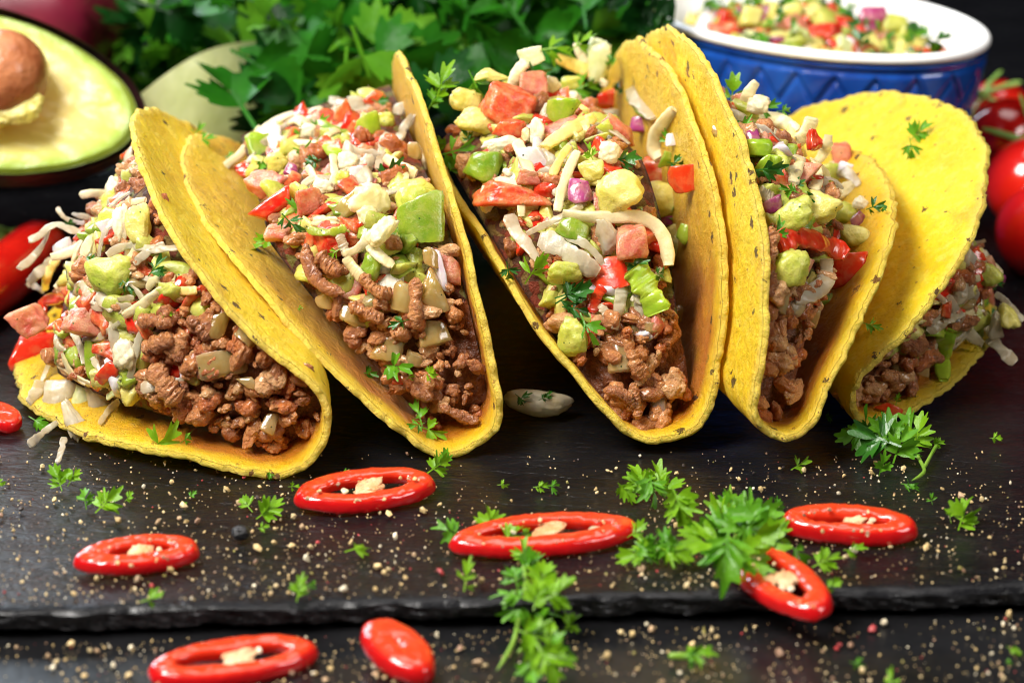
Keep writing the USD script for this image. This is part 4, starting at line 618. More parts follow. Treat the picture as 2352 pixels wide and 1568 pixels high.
for a in [
    (350, 310, 190, 110, 'b', 'curled parsley leaf below the cabbage end hanging from the leftmost taco', 'B1', 'curly'), (450, 300, 160, 60, 'b', 'ruffled parsley leaf right beside the curled leaf below the leftmost taco', 'B1', 'curly'),
    (510, 430, 170, 100, 'm', 'darker folded parsley leaf under the leftmost taco, left of a frilly one', 'B1'), (660, 450, 230, 40, 'b', 'frilly wide parsley leaf on slate below the leftmost taco', 'B1', 'curly'), (790, 430, 90, 80, 'b', 'thin upright parsley tip at the right of the frilly leaf', 'B1'),
    (1490, 470, 150, 110, 'b', 'left arm of the V of parsley above the black peppercorn', 'B1'), (1645, 500, 220, 55, 'b', 'right arm of the V of parsley above the black peppercorn', 'B1', 'curly'), (1170, 422, 75, 45, 'm', 'tiny parsley scrap midway between leftmost taco and front chilli slice', 'B1'),
    (1790, 372, 80, 0, 'b', 'tiny parsley scrap left of the chilli slice in front of the second taco', 'B1'), (1648, 310, 75, -70, 'm', 'tiny parsley scrap touching the bottom of the leftmost taco', 'B1'), (1605, 620, 75, 10, 'b', 'small parsley scrap just right of the black peppercorn', 'B1'),
    (940, 1050, 190, 20, 'b', 'hooked parsley leaf near slate edge below the left chilli slice', 'B1'), (1820, 980, 190, 80, 'b', 'pointed parsley leaf near slate edge above the round pepper tip', 'B1'), (1900, 970, 70, 60, 'm', 'tiny parsley scrap right of the pointed leaf by the slate edge', 'B1'), (1120, 475, 40, 0, 'm', 'parsley speck among pepper below the leftmost taco', 'B1'),
    (700, 235, 210, 20, 'b', 'glossy parsley leaf at the bottom tip of the second taco', 'B2', 'curly'), (740, 190, 130, 80, 'm', 'upright parsley tip at the bottom of the second taco', 'B2'), (130, 302, 130, 0, 'm', 'oval parsley leaf behind the chilli slice of the second taco', 'B2'),
    (1090, 362, 85, 0, 'b', 'small parsley scrap between the second and the middle taco', 'B2'), (1320, 370, 110, 10, 'b', 'left half of the small parsley scrap in front of the middle taco', 'B2'), (1400, 370, 120, -15, 'm', 'right half of the small parsley scrap in front of the middle taco', 'B2'), (1840, 410, 170, -50, 'b', 'three-pointed parsley leaf left of the sprig below the middle taco', 'B2'),
    (220, 745, 210, 20, 'b', 'folded parsley leaf left of the seeded chilli slice', 'B2'), (1000, 560, 240, 100, 'b', 'tall curly parsley leaf standing behind the left end of the seeded chilli slice', 'B2', 'curly'), (740, 645, 210, 170, 'm', 'flat curly parsley leaf at the left end of the seeded chilli slice', 'B2', 'curly'), (860, 900, 220, 80, 'b', 'square cut parsley leaf on slate in front of the seeded chilli slice', 'B2'),
    (1290, 345, 170, 90, 'm', 'heart-shaped parsley leaf under the large sprig by the rightmost taco', 'B3'), (1450, 470, 120, 0, 'm', 'narrow parsley leaf below the stem of the sprig by the rightmost taco', 'B3'), (1560, 540, 75, 90, 'm', 'tiny parsley leaf right of the slate centre, below the right sprig', 'B3'), (1745, 610, 230, 65, 'b', 'forked parsley leaf near the right edge of the slate', 'B3', 'curly'), (1660, 625, 110, 100, 'b', 'left fork beside the forked leaf near the right edge', 'B3'),
    (1920, 210, 75, -20, 'b', 'tiny parsley scrap at far right below the rightmost taco', 'B3'), (840, 350, 140, 20, 'b', 'slim curved parsley scrap in front of the fourth taco', 'B3'), (700, 580, 110, 80, 'm', 'upright parsley tip behind the right chilli slice', 'B3'), (830, 850, 190, -50, 'm', 'parsley leaf between the two right chilli slices', 'B3'), (990, 880, 200, 20, 'b', 'rounded parsley leaf below the right chilli slice', 'B3', 'curly'), (1140, 825, 140, 10, 'b', 'parsley leaf touching the lower edge of the right chilli slice', 'B3'),
    (1010, 1025, 130, 30, 'b', 'parsley leaf at the slate edge right of the hanging chilli slice', 'B3'), (960, 1050, 140, -30, 'b', 'pale parsley stem end beside the hanging chilli slice', 'B3'), (995, 95, 70, -70, 'd', 'dark parsley scrap between the fourth and the rightmost taco', 'B3'), (1155, 1465, 100, -20, 'm', 'blurred parsley scrap on the table right of centre', 'B3'), (2020, 1390, 100, -30, 'b', 'blurred parsley scrap on the table at far right', 'B3'), (1340, 1540, 150, 40, 'b', 'blurred parsley leaf at the very bottom of the picture', 'B3'),
    (1990, 1450, 50, 0, 'm', 'parsley speck on the table under the far right scrap', 'B3'), (90, 970, 60, 0, 'm', 'tiny parsley scrap beside the red slice at the left edge', 'D'), (10, 350, 60, 0, 'b', 'parsley speck at the left border of the slate', 'B1')]:
    slate_leaf(*a)
def sprig(label, stems, leaves, crop, w=14, style='curly', tilt=.7):
    x0, y0 = cc(crop, *stems[0][0]); t = thing('parsley_sprig', label, 'parsley sprig', 'parsley sprigs lying in front of the tacos', base=onz(x0, y0, 0) * [1, 1, 0])
    lifted = lambda x, y, h: onz(*cc(crop, x, y), max(0, 0) + h)
    for st in stems:
        P = []
        for (x, y) in st:
            q = cc(crop, x, y); z0 = floor_z(*q); P.append(onz(*q, z0 + .0016))
        P = np.array(P); P[:, 2] = np.maximum(P[:, 2], np.convolve(np.pad(P[:, 2], 1, 'edge'), [.33, .34, .33], 'valid'))
        m = mpp(P[0]) * CROPS[crop][0]
        obj('stem', ribbon(P, w * m, w * m * .8, seed=nseed(), n=30, m=8, taper=.2, rough=.05, pw=2), 'stem', t)
    for (x, y, s, a, tone) in leaves:
        q = cc(crop, x, y); r = np.random.default_rng(nseed()); z0 = floor_z(*q); sz = 1.10 * s * CROPS[crop][0] * mpp(onz(*q, z0))
        v, f = leaf_shape(style, sz, r, curl=r.uniform(-.5, .2), fold=r.uniform(.15, .5)); v = frame_mesh(v, np.zeros(3), *leaf_basis(a, tilt, r, .35))
        obj('leaf', (v + stand(*q, v, z0 + .0008), f), TONE[tone], t)
sprig('large parsley sprig hanging over the front edge of the slate onto the table', [[(1045, 1490), (1140, 1330), (1200, 1160), (1220, 1000), (1210, 850), (1200, 740)], [(1170, 1380), (1260, 1350), (1360, 1400)]],
      [(1205, 760, 190, 95, 'b'), (1150, 655, 190, 50, 'b'), (1240, 660, 120, 20, 'b'), (1120, 1040, 230, 150, 'm'), (1140, 900, 190, 140, 'm'), (1330, 900, 230, 50, 'b'), (1270, 820, 220, 60, 'm'), (1430, 1020, 250, 25, 'b'), (1340, 1120, 280, 0, 'm'), (1140, 1130, 220, 210, 'm'), (1290, 1000, 230, 60, 'b'), (1300, 1290, 290, -15, 'b'), (1410, 1350, 240, -10, 'm'), (1360, 1450, 300, -60, 'b'), (1260, 1510, 230, -85, 'm'), (1500, 1205, 150, 15, 'b'), (1400, 1270, 210, 10, 'b')], 'B2', w=34)
sprig('parsley sprig tucked at the right end of the seeded chilli slice', [[(1880, 620), (1940, 720), (2060, 760)]], [(1900, 640, 150, 60, 'b'), (1880, 790, 230, 200, 'b'), (2000, 740, 220, 10, 'm'), (2090, 720, 190, 20, 'm'), (1960, 770, 190, -40, 'm'), (2130, 790, 220, -20, 'b')], 'B2', w=20)
sprig('feathery parsley sprig lying below the middle taco', [[(0, 470), (80, 480), (150, 540), (190, 640)]], [(50, 420, 210, 100, 'b'), (20, 510, 200, -70, 'm'), (175, 600, 240, -70, 'b'), (110, 480, 180, 10, 'b'), (-60, 420, 190, 120, 'b'), (-100, 460, 170, 190, 'b')], 'B3', w=20)
sprig('broad parsley leaf on stem covering the top of the hanging chilli slice', [[(445, 465), (455, 600), (470, 720), (480, 850)]], [(450, 560, 200, 90, 'm'), (350, 700, 300, 165, 'm'), (300, 800, 280, 195, 'b'), (420, 880, 360, -100, 'm'), (570, 890, 340, -65, 'b'), (660, 800, 330, -30, 'b'), (720, 760, 250, -15, 'b'), (600, 620, 290, 15, 'm'), (570, 700, 330, -20, 'm'), (380, 620, 230, 140, 'b'), (250, 750, 190, 180, 'b'), (480, 760, 330, -90, 'm'), (60, 800, 230, 170, 'm'), (120, 830, 180, -20, 'm')], 'B3', w=26, tilt=.9)
sprig('parsley sprig with forked stem in front of the rightmost taco', [[(1450, 445), (1520, 380), (1490, 320), (1420, 240), (1380, 200)], [(1515, 385), (1560, 300), (1595, 240)]], [(1190, 115, 200, 85, 'm'), (1120, 200, 190, 185, 'm'), (1240, 200, 300, 175, 'd'), (1330, 155, 230, 90, 'm'), (1390, 220, 240, 70, 'm'), (1450, 150, 220, 80, 'm'), (1490, 160, 220, 80, 'b'), (1600, 235, 80, 10, 'b'), (1280, 175, 220, 130, 'm'), (1480, 285, 90, 0, 'm'), (1360, 160, 200, 110, 'b')], 'B3', w=24, tilt=.9)
sprig('short cut parsley stem with one leaf lying on the table at bottom right', [[(100, 1415), (160, 1417), (240, 1415)]], [(275, 1410, 190, 0, 'b'), (240, 1430, 120, -20, 'm')], 'B3', w=46)

def chilli(p1, p2, b, label, h=.0032, z0=None, wall=.0041, tiltx=0.17, core=True, seed=(), solid=False, dip=0.0, group='cut red chilli slices'):
    sd = nseed(); r = np.random.default_rng(sd); z0 = floor_z(*p1) if z0 is None else z0
    A, B = onz(*p1, z0 + h * .6), onz(*p2, z0 + h * .6); c = (A + B) / 2; e1 = unit(B - A); a = np.linalg.norm(B - A) / 2; up = np.array([0, 0, 1.0]); e2 = np.cross(up, e1)
    Q = rot(e1, tiltx) @ rot(e2, dip); e1, e2, up = Q @ e1, Q @ e2, Q @ up; c = np.array([c[0], c[1], z0])
    t = thing('chilli_slice', label, 'chilli slice', group, base=[c[0], c[1], z0])
    nt, m = 120, 20; th = np.linspace(0, 2 * np.pi, nt, endpoint=False); ph = np.linspace(0, 2 * np.pi, m, endpoint=False)
    k0 = 1 + .05 * fbm(np.stack([np.cos(th) * 1.4, np.sin(th) * 1.4, th * 0 + sd], -1), 2, sd) ; V = np.zeros((nt, m, 3)); T = np.zeros((nt, m))
    cp, sp = np.cos(ph), np.sin(ph); rr = (np.abs(cp) ** 3.6 + np.abs(sp) ** 3.6) ** (-1 / 3.6); cx, cz = rr * cp, rr * sp
    for i, q in enumerate(th):
        w = wall * (1 + .25 * fbm(np.array([[q * 1.2, sd, 0]]), 2, 5)[0]) * (1 + .35 * abs(math.cos(q)) ** 3)
        inner = min(a, b) * .93 if solid else w
        ca, sa = math.cos(q), math.sin(q); ro = np.array([a * ca, b * sa]) * k0[i]; ri = ro * (0.03 if solid else 1) if solid else ro - np.array([ca, sa]) * w * (1 if True else 1)
        mid = (ro + ri) / 2; hf = (ro - ri) / 2; shear = (cz * .5 + .5) * h * np.array([[.55 * 1, 0]]).T if False else 0
        pr = mid[None] + hf[None] * cx[:, None]; z = h * (.5 + .5 * cz) + .0003 * fbm(np.stack([pr[:, 0] * 700, pr[:, 1] * 700, cz], -1), 2, sd)
        pr = pr * (1 + .10 * (0.5 - z / h))[:, None] if not solid else pr * (1 - .08 * (z / h))[:, None]
        V[i] = c + pr[:, :1] * e1 + pr[:, 1:2] * e2 + z[:, None] * up; T[i] = np.clip((cx - .55) * 2.4, 0, 1) * np.clip(1.3 - np.clip(cz, 0, 1) ** 3, 0, 1) + np.clip(-cx - .6, 0, .4)
    lo = min(0, V[..., 2].min() - z0) if not dip else 0; V[..., 2] -= lo
    F = grid_faces(nt, m, True); i = np.arange(m); F = np.vstack([F, np.stack([(nt - 1) * m + i, (nt - 1) * m + (i + 1) % m, (i + 1) % m, ], -1), np.stack([(nt - 1) * m + i, (i + 1) % m, i], -1)])
    obj('flesh_ring', (V.reshape(-1, 3), F[:, ::-1]), 'chilli', t, attr=np.stack([T.ravel()] * 3, -1))
    if solid:
        v, f = chunk_shape(a * .9, b * .7, .0012, 3, .2, 2, sd); obj('pale_core', (frame_mesh(v, c + up * (h * 1.0), e1, e2, up), f), 'tomato_pink', t); return
    if core:
        for (s, off, ww, dd) in ((0.06, .12, .50, .8), (-.02, -.30, .36, .62), (.12, .45, .34, .6)):
            v, f = chunk_shape(a * ww * 1.0, b * dd * 1.15, h * .5, 2.6, .30, 3, nseed(), .5, 0, .35); obj('core', (frame_mesh(v, c + e1 * a * s + e2 * b * off + up * (h * .62) - np.array([0, 0, lo]), e1, e2, up), f), 'chilli_core', t)
        for i in range(2):
            qa = r.uniform(0, 6.28); v, f = chunk_shape(.0015, .0012, .0005, 2.2, .06, 2, nseed(), .1); obj('seed', (frame_mesh(v, c + e1 * a * .34 * math.cos(qa) + e2 * b * .40 * math.sin(qa) + up * h * .75 - np.array([0, 0, lo]), *leaf_basis(r.uniform(0, 360), .4, r, .4)), f), 'seed', t)
    for (x, y, s) in seed:
        m_ = mpp(c) * s; v, f = chunk_shape(m_, m_ * .95, m_ * .6, 2.2, .05, 3, nseed(), .1); obj('seed', (frame_mesh(v, onz(x, y, z0 + h * .75), RT, UP, -FWD), f), 'seed', t)
chilli((680, 1150), (998, 1112), .0070, 'curved chilli slice with open hollow in front of the second taco')
chilli((172, 1292), (460, 1262), .0056, 'chilli slice with torn right end near the left of the slate')
chilli((1036, 1252), (1458, 1214), .0066, 'longest chilli slice with a round white seed, in front of the middle taco', seed=[(1371, 1212, 46), (1130, 1230, 18)])
chilli((1793, 1196), (2110, 1216), .0058, 'chilli slice with pink shine lying at the right of the slate', h=.0038)
chilli((1702, 1262), (1888, 1396), .0068, 'chilli slice hanging over the front edge of the slate', z0=.0006, dip=.05)
chilli((340, 1552), (728, 1492), .0064, 'large chilli slice lying on the table at bottom left')
chilli((852, 1520), (972, 1484), .0105, 'round solid red pepper tip lying on the table', h=.0045, solid=True)
chilli((-40, 972), (40, 950), .0060, 'red slice cut off by the left edge of the picture', core=False, solid=True)
def peppercorn():
    v, f = chunk_shape(.0040, .0036, .0034, 2.1, .12, 3, 5, .1); obj('peppercorn', (v + stand(553, 1223, v, .0002), f), 'peppercorn', label='whole black peppercorn on slate left of the curved chilli slice', category='peppercorn')
peppercorn()
def onion_bit():
    P = onz(1230, 950, 0); t = thing('onion_piece', 'pale onion piece with parsley flecks lying between second and middle taco', 'onion piece', base=P * [1, 1, 0]); m = mpp(P)
    v, f = chunk_shape(175 * m, 62 * m, 70 * m, 2.8, .10, 4, 77, .3, .1, .12); B = leaf_basis(-6, 1.1, np.random.default_rng(3), .05); v = frame_mesh(v, np.zeros(3), B[1], -B[0], B[2]); C = stand(1230, 924, v, .0003)
    obj('onion', (v + C, f), 'cabbage', t)
    for (x, y, s, a) in ((1205, 922, 55, -40), (1250, 912, 30, 30), (1262, 905, 28, 60)):
        r = np.random.default_rng(nseed()); lv, lf = leaf_shape('bit', s * m, r, curl=0, fold=.1); tt = raycast((v + C, f), ray(x, y)); tt = np.linalg.norm(C - CAM) - .004 if tt is None else tt
        obj('parsley_fleck', (frame_mesh(lv, CAM + ray(x, y) * (tt - .0008), *leaf_basis(a, 1.2, r, .1)), lf), 'leaf_dark', t)
onion_bit()
def spice():
    r = np.random.default_rng(11); V, F, C = [], [], []; n0 = 0; D = trimesh.creation.icosahedron(); D = (np.array(D.vertices), np.array(D.faces)); pal = np.array([(.60, .43, .19), (.68, .52, .27), (.45, .30, .17), (.30, .17, .10), (.05, .035, .03), (.45, .05, .05), (.35, .30, .08), (.78, .68, .48)])
    N = 5000; px = r.uniform(-40, 2392, N); py = 1035 + 560 * r.beta(1.35, 1.15, N)
    for x, y in zip(px, py):
        dens = .30 + .9 * meshkit.noise(np.array([[x / 260, y / 120, 0]]), 4)[0] - .25 * (700 < x < 1500 and y < 1200) + .15 * (x < 900 or x > 1800)
        if r.random() > dens: continue
        z0 = floor_z(x, y); P = onz(x, y, z0)
        if z0 > -.001 and abs(P[1] - edge_y(P[0])) < .0012: continue
        if z0 < -.001 and P[1] > edge_y(P[0]) - .001: continue
        s = .00011 + r.exponential(.00009); s = min(s, .00055)
        if r.random() < .035: s = r.uniform(.0005, .00095)
        v = D[0] * (1 + r.uniform(-.35, .35, (12, 1))) * s * r.uniform(.6, 1.2, 3)
        v = v @ rot(r.normal(size=3), r.uniform(0, 6)).T; v[:, 2] -= v[:, 2].min(); c = pal[r.choice(8, p=[.34, .20, .13, .09, .05, .035, .035, .12])] * r.uniform(.7, 1.2)
        V.append(v + P); F.append(D[1] + n0); C.append(np.repeat(c[None], 12, 0)); n0 += 12
    # crumbs of pepper that lie on the chilli slices are left to the eye of the grinder: same mesh, a little higher
    for (x0, y0, x1, y1, z) in ((700, 1140, 980, 1108, .0050), (190, 1280, 440, 1255, .0052), (1060, 1240, 1430, 1205, .0050), (1815, 1190, 2090, 1205, .0058), (1720, 1280, 1870, 1390, .0054)):
        for _ in range(16):
            q = r.random(); x = x0 + (x1 - x0) * q; y = y0 + (y1 - y0) * q + r.choice([-1, 1]) * r.uniform(18, 30) * (math.sin(q * math.pi) + .1); s = r.uniform(.0002, .0005)
            v = D[0] * (1 + r.uniform(-.35, .35, (12, 1))) * s; c = pal[r.integers(0, 4)]; V.append(v + onz(x, y, z)); F.append(D[1] + n0); C.append(np.repeat(c[None], 12, 0)); n0 += 12
    obj('ground_pepper', (np.vstack(V), np.vstack(F)), 'spice', smooth=False, attr=np.vstack(C), kind='stuff', label='coarse ground pepper and spice crumbs scattered over slate and table', category='spice')
spice()

# ------------------------------------------------------------------ behind the tacos: bowl, avocado, onion, parsley bunch, tomatoes, chilli
def bowl():
    c = ony(1864, 34, .165); zr = c[2]; a, b, om = .0535, .0355, math.radians(-44)
    t = thing('serving_bowl', 'oval blue ceramic bowl with white inside and embossed zigzag band', 'bowl', base=[c[0], c[1], 0])
    nt = 480; th = np.linspace(0, 2 * np.pi, nt, endpoint=False); per = np.cumsum(np.hypot(a * np.sin(th), b * np.cos(th))); per = per / per[-1]
    def ringpts(sc, z, off=0):
        x = (a * sc + off) * np.cos(th); y = (b * sc + off) * np.sin(th)
        return np.stack([c[0] + x * math.cos(om) - y * math.sin(om), c[1] + x * math.sin(om) + y * math.cos(om), np.full(nt, z)], -1)
    prof_o = np.linspace(0, 1, 90); V = []
    tri = np.abs(((per * 26) % 1) - .5) * 2
    for s in prof_o:
        z = (zr - .0030) * (1 - s); sc = 1 - .30 * s ** 1.25; off = -.0002
        band = s * (zr - .0030)
        zz = (.0042 + .0085 * tri); d = np.abs(band - zz); g = -.0011 * np.exp(-(d / .0011) ** 2) * ((band > .002) & (band < .0155))
        groove = -.0016 * math.exp(-((band - .0165) / .0009) ** 2) - .0009 * math.exp(-((band - .0022) / .0007) ** 2)
        V.append(ringpts(sc, z, off + g + groove))
    obj('outer_wall', (np.array(V).reshape(-1, 3), grid_faces(90, nt, True)), 'bowl_blue', t)
    V = []
    for q in np.linspace(0, 1, 14): an = -math.pi * .35 + q * math.pi * 1.35; V.append(ringpts(1, zr - .0014 + .0014 * math.sin(an), -.0012 + .0014 * math.cos(an)))
    for s in np.linspace(0.03, 1, 40): V.append(ringpts(1 - .34 * s ** 1.2 - .10, zr - .0026 - s * (zr - .010)) if False else ringpts(1 - .36 * s ** 1.2, zr - .0014 - s * (zr - .011), -.0026))
    V.append(np.repeat(V[-1].mean(0)[None], nt, 0))
    V = np.array(V); obj('inner_wall', (V[13:].reshape(-1, 3), grid_faces(len(V) - 13, nt, True)), 'bowl_white', t); obj('rim', (V[:14].reshape(-1, 3), grid_faces(14, nt, True)), 'bowl_white', t)
    obj('foot', (np.vstack([ringpts(.70, .0001), ringpts(.70, .004), ringpts(.01, .004)]), grid_faces(3, nt, True)), 'bowl_blue', t)
    s = thing('salsa', 'chunky avocado and tomato salsa heaped in the blue bowl', 'salsa', base=[c[0], c[1], zr - .012]); r = np.random.default_rng(5)
    zf = zr - .0085; V = [ringpts(q, zf + .008 * (1 - (q / .78) ** 2) - .004) for q in np.linspace(.80, .01, 14)]; obj('salsa_bed', (np.array(V).reshape(-1, 3), grid_faces(14, nt, True)), 'mince_base', s)
    kinds = ['tomato', 'tomato', 'avo', 'avo', 'avog', 'gpep', 'wonion', 'ronion', 'pepred', 'avo', 'cabg']
    for i in range(210):
        q = math.sqrt(r.random()) * .76; an = r.uniform(0, 6.283); x, y = a * q * math.cos(an), b * q * math.sin(an); P = np.array([c[0] + x * math.cos(om) - y * math.sin(om), c[1] + x * math.sin(om) + y * math.cos(om), zf + .008 * (1 - (q / .78) ** 2) - .003 + .004 * float(fbm(np.array([[x * 70, y * 70, 0]]), 2, 8)[0])])
        kind = kinds[r.integers(0, len(kinds))]; z = r.uniform(.006, .0125); sd = nseed(); v, f = chunk_shape(z, z * r.uniform(.55, .95), z * r.uniform(.35, .75), 4, .10, 2, sd, .4, .3, .12); name, mats = NAMES[kind]
        obj(name, (v @ rot(r.normal(size=3), r.uniform(0, 6)).T + P, f), mats[r.integers(0, len(mats))], s)
    for i in range(40):
        q = math.sqrt(r.random()) * .72; an = r.uniform(0, 6.283); x, y = a * q * math.cos(an), b * q * math.sin(an); P = np.array([c[0] + x * math.cos(om) - y * math.sin(om), c[1] + x * math.sin(om) + y * math.cos(om), zf + .008 * (1 - (q / .78) ** 2) + .0025])
        v, f = leaf_shape('bit', r.uniform(.006, .011), r); obj('parsley_leaf', (v @ rot(r.normal(size=3), r.uniform(0, 2)).T + P, f), ['leaf_dark', 'leaf_mid'][i % 2], s)
    for (x, y, w, kind) in ((2005, 40, 75, 'ronion'), (1890, 75, 95, 'tomskin'), (1815, 40, 85, 'avo'), (1660, 75, 80, 'tomato'), (1860, 10, 50, 'gpep'), (1990, 115, 90, 'avo'), (2080, 120, 100, 'avo'), (1760, 95, 90, 'tomato'), (2060, 55, 70, 'avog'), (1720, 40, 70, 'avo'), (1700, 100, 70, 'avog')):
        P = ony(x, y, c[1] - .004 - (y - 60) * .00012); m = mpp(P); sd = nseed(); v, f = chunk_shape(w * m, w * m * .75, w * m * .7, 4.5, .08, 3, sd, .3, 0, .1); name, mats = NAMES[kind]
        obj(name, (frame_mesh(v, P, RT, UP, -FWD), f), mats[0], s)
bowl()
def avocado():
    c = ony(-45, 207, .118); n = unit(np.array([.10, -.74, .66])); e1 = unit(np.array([1, .18, .06]) - n * np.dot([1, .18, .06], n)); e2 = np.cross(n, e1); tl = math.radians(-20); e1, e2 = e1 * math.cos(tl) + e2 * math.sin(tl), e2 * math.cos(tl) - e1 * math.sin(tl)
    m = mpp(c); a, b = 366 * m, 183 * m / max(.2, abs(e2 @ UP)) ; th = np.linspace(0, 2 * np.pi, 200, endpoint=False)
    out = np.stack([a * np.cos(th), b * np.sin(th) * (1 - .10 * np.cos(th))], -1)
    t = thing('avocado_half', 'halved ripe avocado with brown stone, cut face towards us', 'avocado', base=[c[0], c[1], 0])
    rho = np.linspace(.01, 1, 60); V = c + rho[:, None, None] * (out[:, :1] * e1 + out[:, 1:] * e2)[None] + (n * 1.0)[None, None] * (.0009 * fbm(np.stack([rho[:, None] * np.cos(th) * 4, rho[:, None] * np.sin(th) * 4, rho[:, None] * 0 * th], -1), 3, 4) - .0012 * (rho[:, None] > .97))[..., None]
    T = np.clip(rho[:, None] + .03 * fbm(np.stack([rho[:, None] * np.cos(th) * 2, rho[:, None] * np.sin(th) * 2, rho[:, None] * 0 * th], -1), 3, 9) * (rho[:, None] < .97), 0, 1)
    obj('flesh', (V.reshape(-1, 3), grid_faces(60, 200, True)), 'avocado_face', t, attr=np.repeat(T.reshape(-1, 1), 3, 1))
    ph = np.linspace(0, 1, 40); V = np.array([c + (np.cos(p * np.pi / 2) * 1.055 + .0) * (out[:, :1] * e1 + out[:, 1:] * e2) - n * np.sin(p * np.pi / 2) * b * 1.25 + n * .0006 * (1 - p) for p in ph])
    low = V[..., 2].min(); V[..., 2] = np.maximum(V[..., 2], .0004)
    obj('skin', (V.reshape(-1, 3), grid_faces(40, 200, True)), 'avocado_skin', t)
    sc = ony(5, 172, c[1] - .004); sr = 104 * m; D = ICO[4].vertices; v = D * sr * [1.02, 1, 1.0] * (1 + .012 * fbm(D * 3, 3, 4)[:, None]); obj('stone', (v + sc, ICO[4].faces), 'avocado_seed', t)
    for (x, y, w, h) in ((44, 258, 120, 66), (-10, 280, 120, 50)):
        v, f = chunk_shape(w * m, h * m, 46 * m, 2.4, .22, 4, nseed(), .3, 0, .3); obj('flesh_scrap', (frame_mesh(v, ony(x, y, c[1] - .012), RT * .95 + UP * .3, UP, -FWD), f), 'avocado_flesh', t)
avocado()
def red_onion():
    c = ony(-60, 30, .215); R = 350 * mpp(c); D = ICO[4].vertices; v = D * R; v = v * (1 + .02 * np.cos(np.arctan2(D[:, 1], D[:, 0]) * 9)[:, None] * (1 - D[:, 2:] ** 2)); v[:, 2] += np.maximum(D[:, 2] - .7, 0) ** 2 * R * 3; c[2] = max(c[2], R * .99)
    c = CAM + (c - CAM); t = thing('red_onion', 'shiny dark red onion behind the avocado half', 'onion', base=[c[0], c[1], 0]); obj('bulb', (v + c, ICO[4].faces), 'onion_skin', t)
    V = ribbon([c + [0, 0, R * 1.05], c + [.002, .002, R * 1.4]], .008, .007, seed=3); obj('neck', V, 'onion_skin', t)
red_onion()
def lime():
    c = ony(470, 215, .150); m = mpp(c); t = thing('lime_wedge', 'pale green cut wedge half hidden under the parsley bunch', 'lime wedge', base=[c[0], c[1], 0])
    A, B = ony(300, 235, .135), ony(640, 95, .165); C = ony(440, 330, .140)
    q = np.linspace(0, 1, 40); top = A[None] * (1 - q)[:, None] + B[None] * q[:, None] + np.array([0, 0, 1]) * (np.sin(q * np.pi) * .0055)[:, None]
    bot = A[None] * (1 - q)[:, None] + B[None] * q[:, None]; bot = bot - np.array([0, .012, 0]) * np.sin(q * np.pi)[:, None]; bot[:, 2] = bot[:, 2] * .25 + .001; bot[:, 2] -= .004 * np.sin(q * np.pi)
    bot[:, 2] = np.maximum(bot[:, 2], .0005); s = np.linspace(0, 1, 14)
    face = top[None] * (1 - s)[:, None, None] + bot[None] * s[:, None, None]; bulge = np.array([0, -1, .3]) * .0015
    face = face + bulge * (np.sin(s * np.pi)[:, None] * np.sin(q * np.pi)[None])[..., None]
    obj('flesh', (face.reshape(-1, 3), grid_faces(14, 40)), 'lime_flesh', t)
    back = top[None] * (1 - s)[:, None, None] + bot[None] * s[:, None, None] + np.array([.1, 1, .25]) * .020 * (np.sin(s * np.pi)[:, None] * np.sin(q * np.pi)[None])[..., None]
    obj('peel', (back.reshape(-1, 3), grid_faces(14, 40)), 'lime_peel', t)
lime()
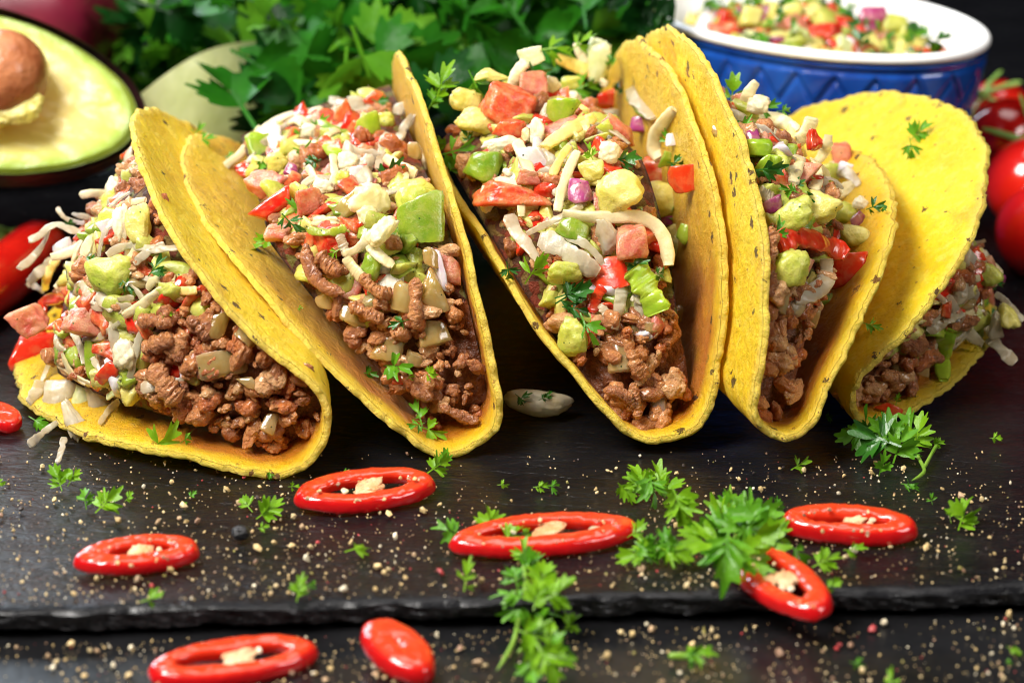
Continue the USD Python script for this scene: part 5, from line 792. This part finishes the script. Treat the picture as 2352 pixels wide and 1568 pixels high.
def bunch():
    P0 = ony(900, 250, .2); t = thing('parsley_bunch', 'big bunch of fresh flat parsley behind the tacos', 'parsley bunch', base=[P0[0], P0[1], 0]); r = np.random.default_rng(21)
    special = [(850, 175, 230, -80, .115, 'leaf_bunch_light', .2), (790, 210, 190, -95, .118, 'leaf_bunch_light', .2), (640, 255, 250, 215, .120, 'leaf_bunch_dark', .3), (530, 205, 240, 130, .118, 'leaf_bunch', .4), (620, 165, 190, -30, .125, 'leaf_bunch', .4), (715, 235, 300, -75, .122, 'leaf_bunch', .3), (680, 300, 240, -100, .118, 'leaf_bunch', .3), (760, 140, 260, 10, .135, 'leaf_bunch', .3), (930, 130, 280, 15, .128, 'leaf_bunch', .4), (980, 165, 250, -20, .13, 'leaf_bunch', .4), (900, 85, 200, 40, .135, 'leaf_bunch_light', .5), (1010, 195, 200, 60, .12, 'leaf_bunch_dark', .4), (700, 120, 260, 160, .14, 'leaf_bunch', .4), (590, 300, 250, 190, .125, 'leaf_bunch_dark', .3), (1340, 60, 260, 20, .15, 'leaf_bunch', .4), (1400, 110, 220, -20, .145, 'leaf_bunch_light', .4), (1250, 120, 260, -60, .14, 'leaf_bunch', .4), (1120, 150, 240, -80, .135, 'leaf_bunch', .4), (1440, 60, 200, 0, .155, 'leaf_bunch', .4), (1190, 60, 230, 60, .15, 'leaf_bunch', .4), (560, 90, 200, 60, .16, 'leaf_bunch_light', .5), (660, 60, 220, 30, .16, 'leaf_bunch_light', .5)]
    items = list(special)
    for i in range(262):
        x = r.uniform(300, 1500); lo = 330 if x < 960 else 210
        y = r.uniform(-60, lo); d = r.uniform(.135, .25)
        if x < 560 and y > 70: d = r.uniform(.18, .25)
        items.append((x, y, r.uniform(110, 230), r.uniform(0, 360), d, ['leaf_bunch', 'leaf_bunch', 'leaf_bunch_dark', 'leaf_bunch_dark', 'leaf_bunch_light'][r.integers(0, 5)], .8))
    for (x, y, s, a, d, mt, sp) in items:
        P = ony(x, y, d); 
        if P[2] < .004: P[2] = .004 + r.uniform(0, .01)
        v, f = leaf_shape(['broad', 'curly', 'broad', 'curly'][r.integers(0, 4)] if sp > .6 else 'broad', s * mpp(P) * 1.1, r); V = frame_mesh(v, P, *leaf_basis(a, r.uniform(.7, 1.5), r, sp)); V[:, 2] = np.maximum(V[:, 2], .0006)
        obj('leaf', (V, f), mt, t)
    for i in range(28):
        x = r.uniform(290, 700) if i < 18 else r.uniform(700, 1480); y = r.uniform(0, 200); d = r.uniform(.19, .25); P = ony(x, y, d); a = r.uniform(-.8, .5); l = r.uniform(.02, .05); D = np.array([math.cos(a), r.normal() * .3, math.sin(a)]) * l
        Q = np.array([P - D, P + [0, 0, .003], P + D]); Q[:, 2] = np.maximum(Q[:, 2], .002); obj('stem', ribbon(Q, .0017, .0016, seed=nseed(), n=14, m=7, taper=.1, rough=.04, pw=2), 'leaf_bunch_light' if i % 3 else 'stem', t)
bunch()
def tomato(x, y, rad, Y, label, star, seedv):
    c = ony(x, y, Y); R = rad * mpp(c); D = ICO[4].vertices; t = thing('cherry_tomato', label, 'tomato', 'cherry tomatoes at the right edge', base=[c[0], c[1], c[2] - R])
    ax = unit(np.array(star[0])); h = D @ ax; rr = 1 - .10 * np.exp(-((1 - h) / .05)); v = D * (R * rr * (1 - .03 * h ** 2))[:, None]; obj('fruit', (v + c, ICO[4].faces), 'cherry_tomato', t)
    if star[1]:
        e1 = unit(np.cross(ax, [.3, .5, .8])); e2 = np.cross(ax, e1); r = np.random.default_rng(seedv)
        for i in range(5):
            a = i * 2 * np.pi / 5 + r.normal() * .2; d = e1 * math.cos(a) + e2 * math.sin(a); pts = [c + ax * R * .93, c + ax * R * .97 + d * R * .35, c + (ax * .78 + d * .75) * R * 1.02, c + (ax * .55 + d * 1.0) * R * 1.10]; obj('sepal', ribbon(pts, R * .16, R * .06, up=ax, seed=nseed(), n=16, m=8, taper=.7), 'calyx', t)
        obj('stalk', ribbon([c + ax * R * .92, c + ax * R * 1.2 + e1 * R * .1, c + ax * R * 1.35 + e1 * R * .5], R * .16, R * .15, seed=nseed(), n=14, m=8, taper=.1, pw=2), 'calyx', t)
tomato(2316, 332, 106, .160, 'cherry tomato with green calyx, topmost at the right edge', ((.35, -.85, .25), True), 1)
tomato(2372, 425, 112, .140, 'cherry tomato half hidden between the upper and lower ones at right', ((.5, .3, .8), False), 2)
tomato(2404, 535, 119, .118, 'lowest and largest cherry tomato cut by the right edge', ((.8, .3, .5), False), 3)
tomato(2290, 262, 80, .200, 'hindmost cherry tomato whose green calyx shows beside the bowl', ((-.55, -.55, .75), True), 4)
def red_chilli():
    A, B, C = onz(-160, 720, .009), onz(-40, 660, .009), onz(70, 585, .008); t = thing('red_chilli', 'whole red chilli pepper entering from the left edge behind the leftmost taco', 'chilli', base=A * [1, 1, 0])
    A[2] = B[2] = .0085; obj('pod', ribbon([A, B, C, C + (C - B) * .5], .0165, .0155, seed=2, n=40, m=24, taper=.1, rough=.04, pw=2), 'cherry_tomato', t)
    t = thing('green_stalk', 'thick green chilli stalk at the left edge under the avocado', 'chilli stalk', base=onz(0, 550) * [1, 1, 0])
    P = [onz(-80, 545, .008), onz(20, 548, .007), onz(110, 540, .007)]; obj('stalk', ribbon(P, .0062, .0060, seed=4, n=30, m=16, taper=.2, rough=.06, pw=2), 'stem', t)
    v, f = chunk_shape(.014, .010, .010, 2.4, .1, 3, 9, .2); obj('cap', (v + onz(-30, 560, .007), f), 'calyx', t)
red_chilli()
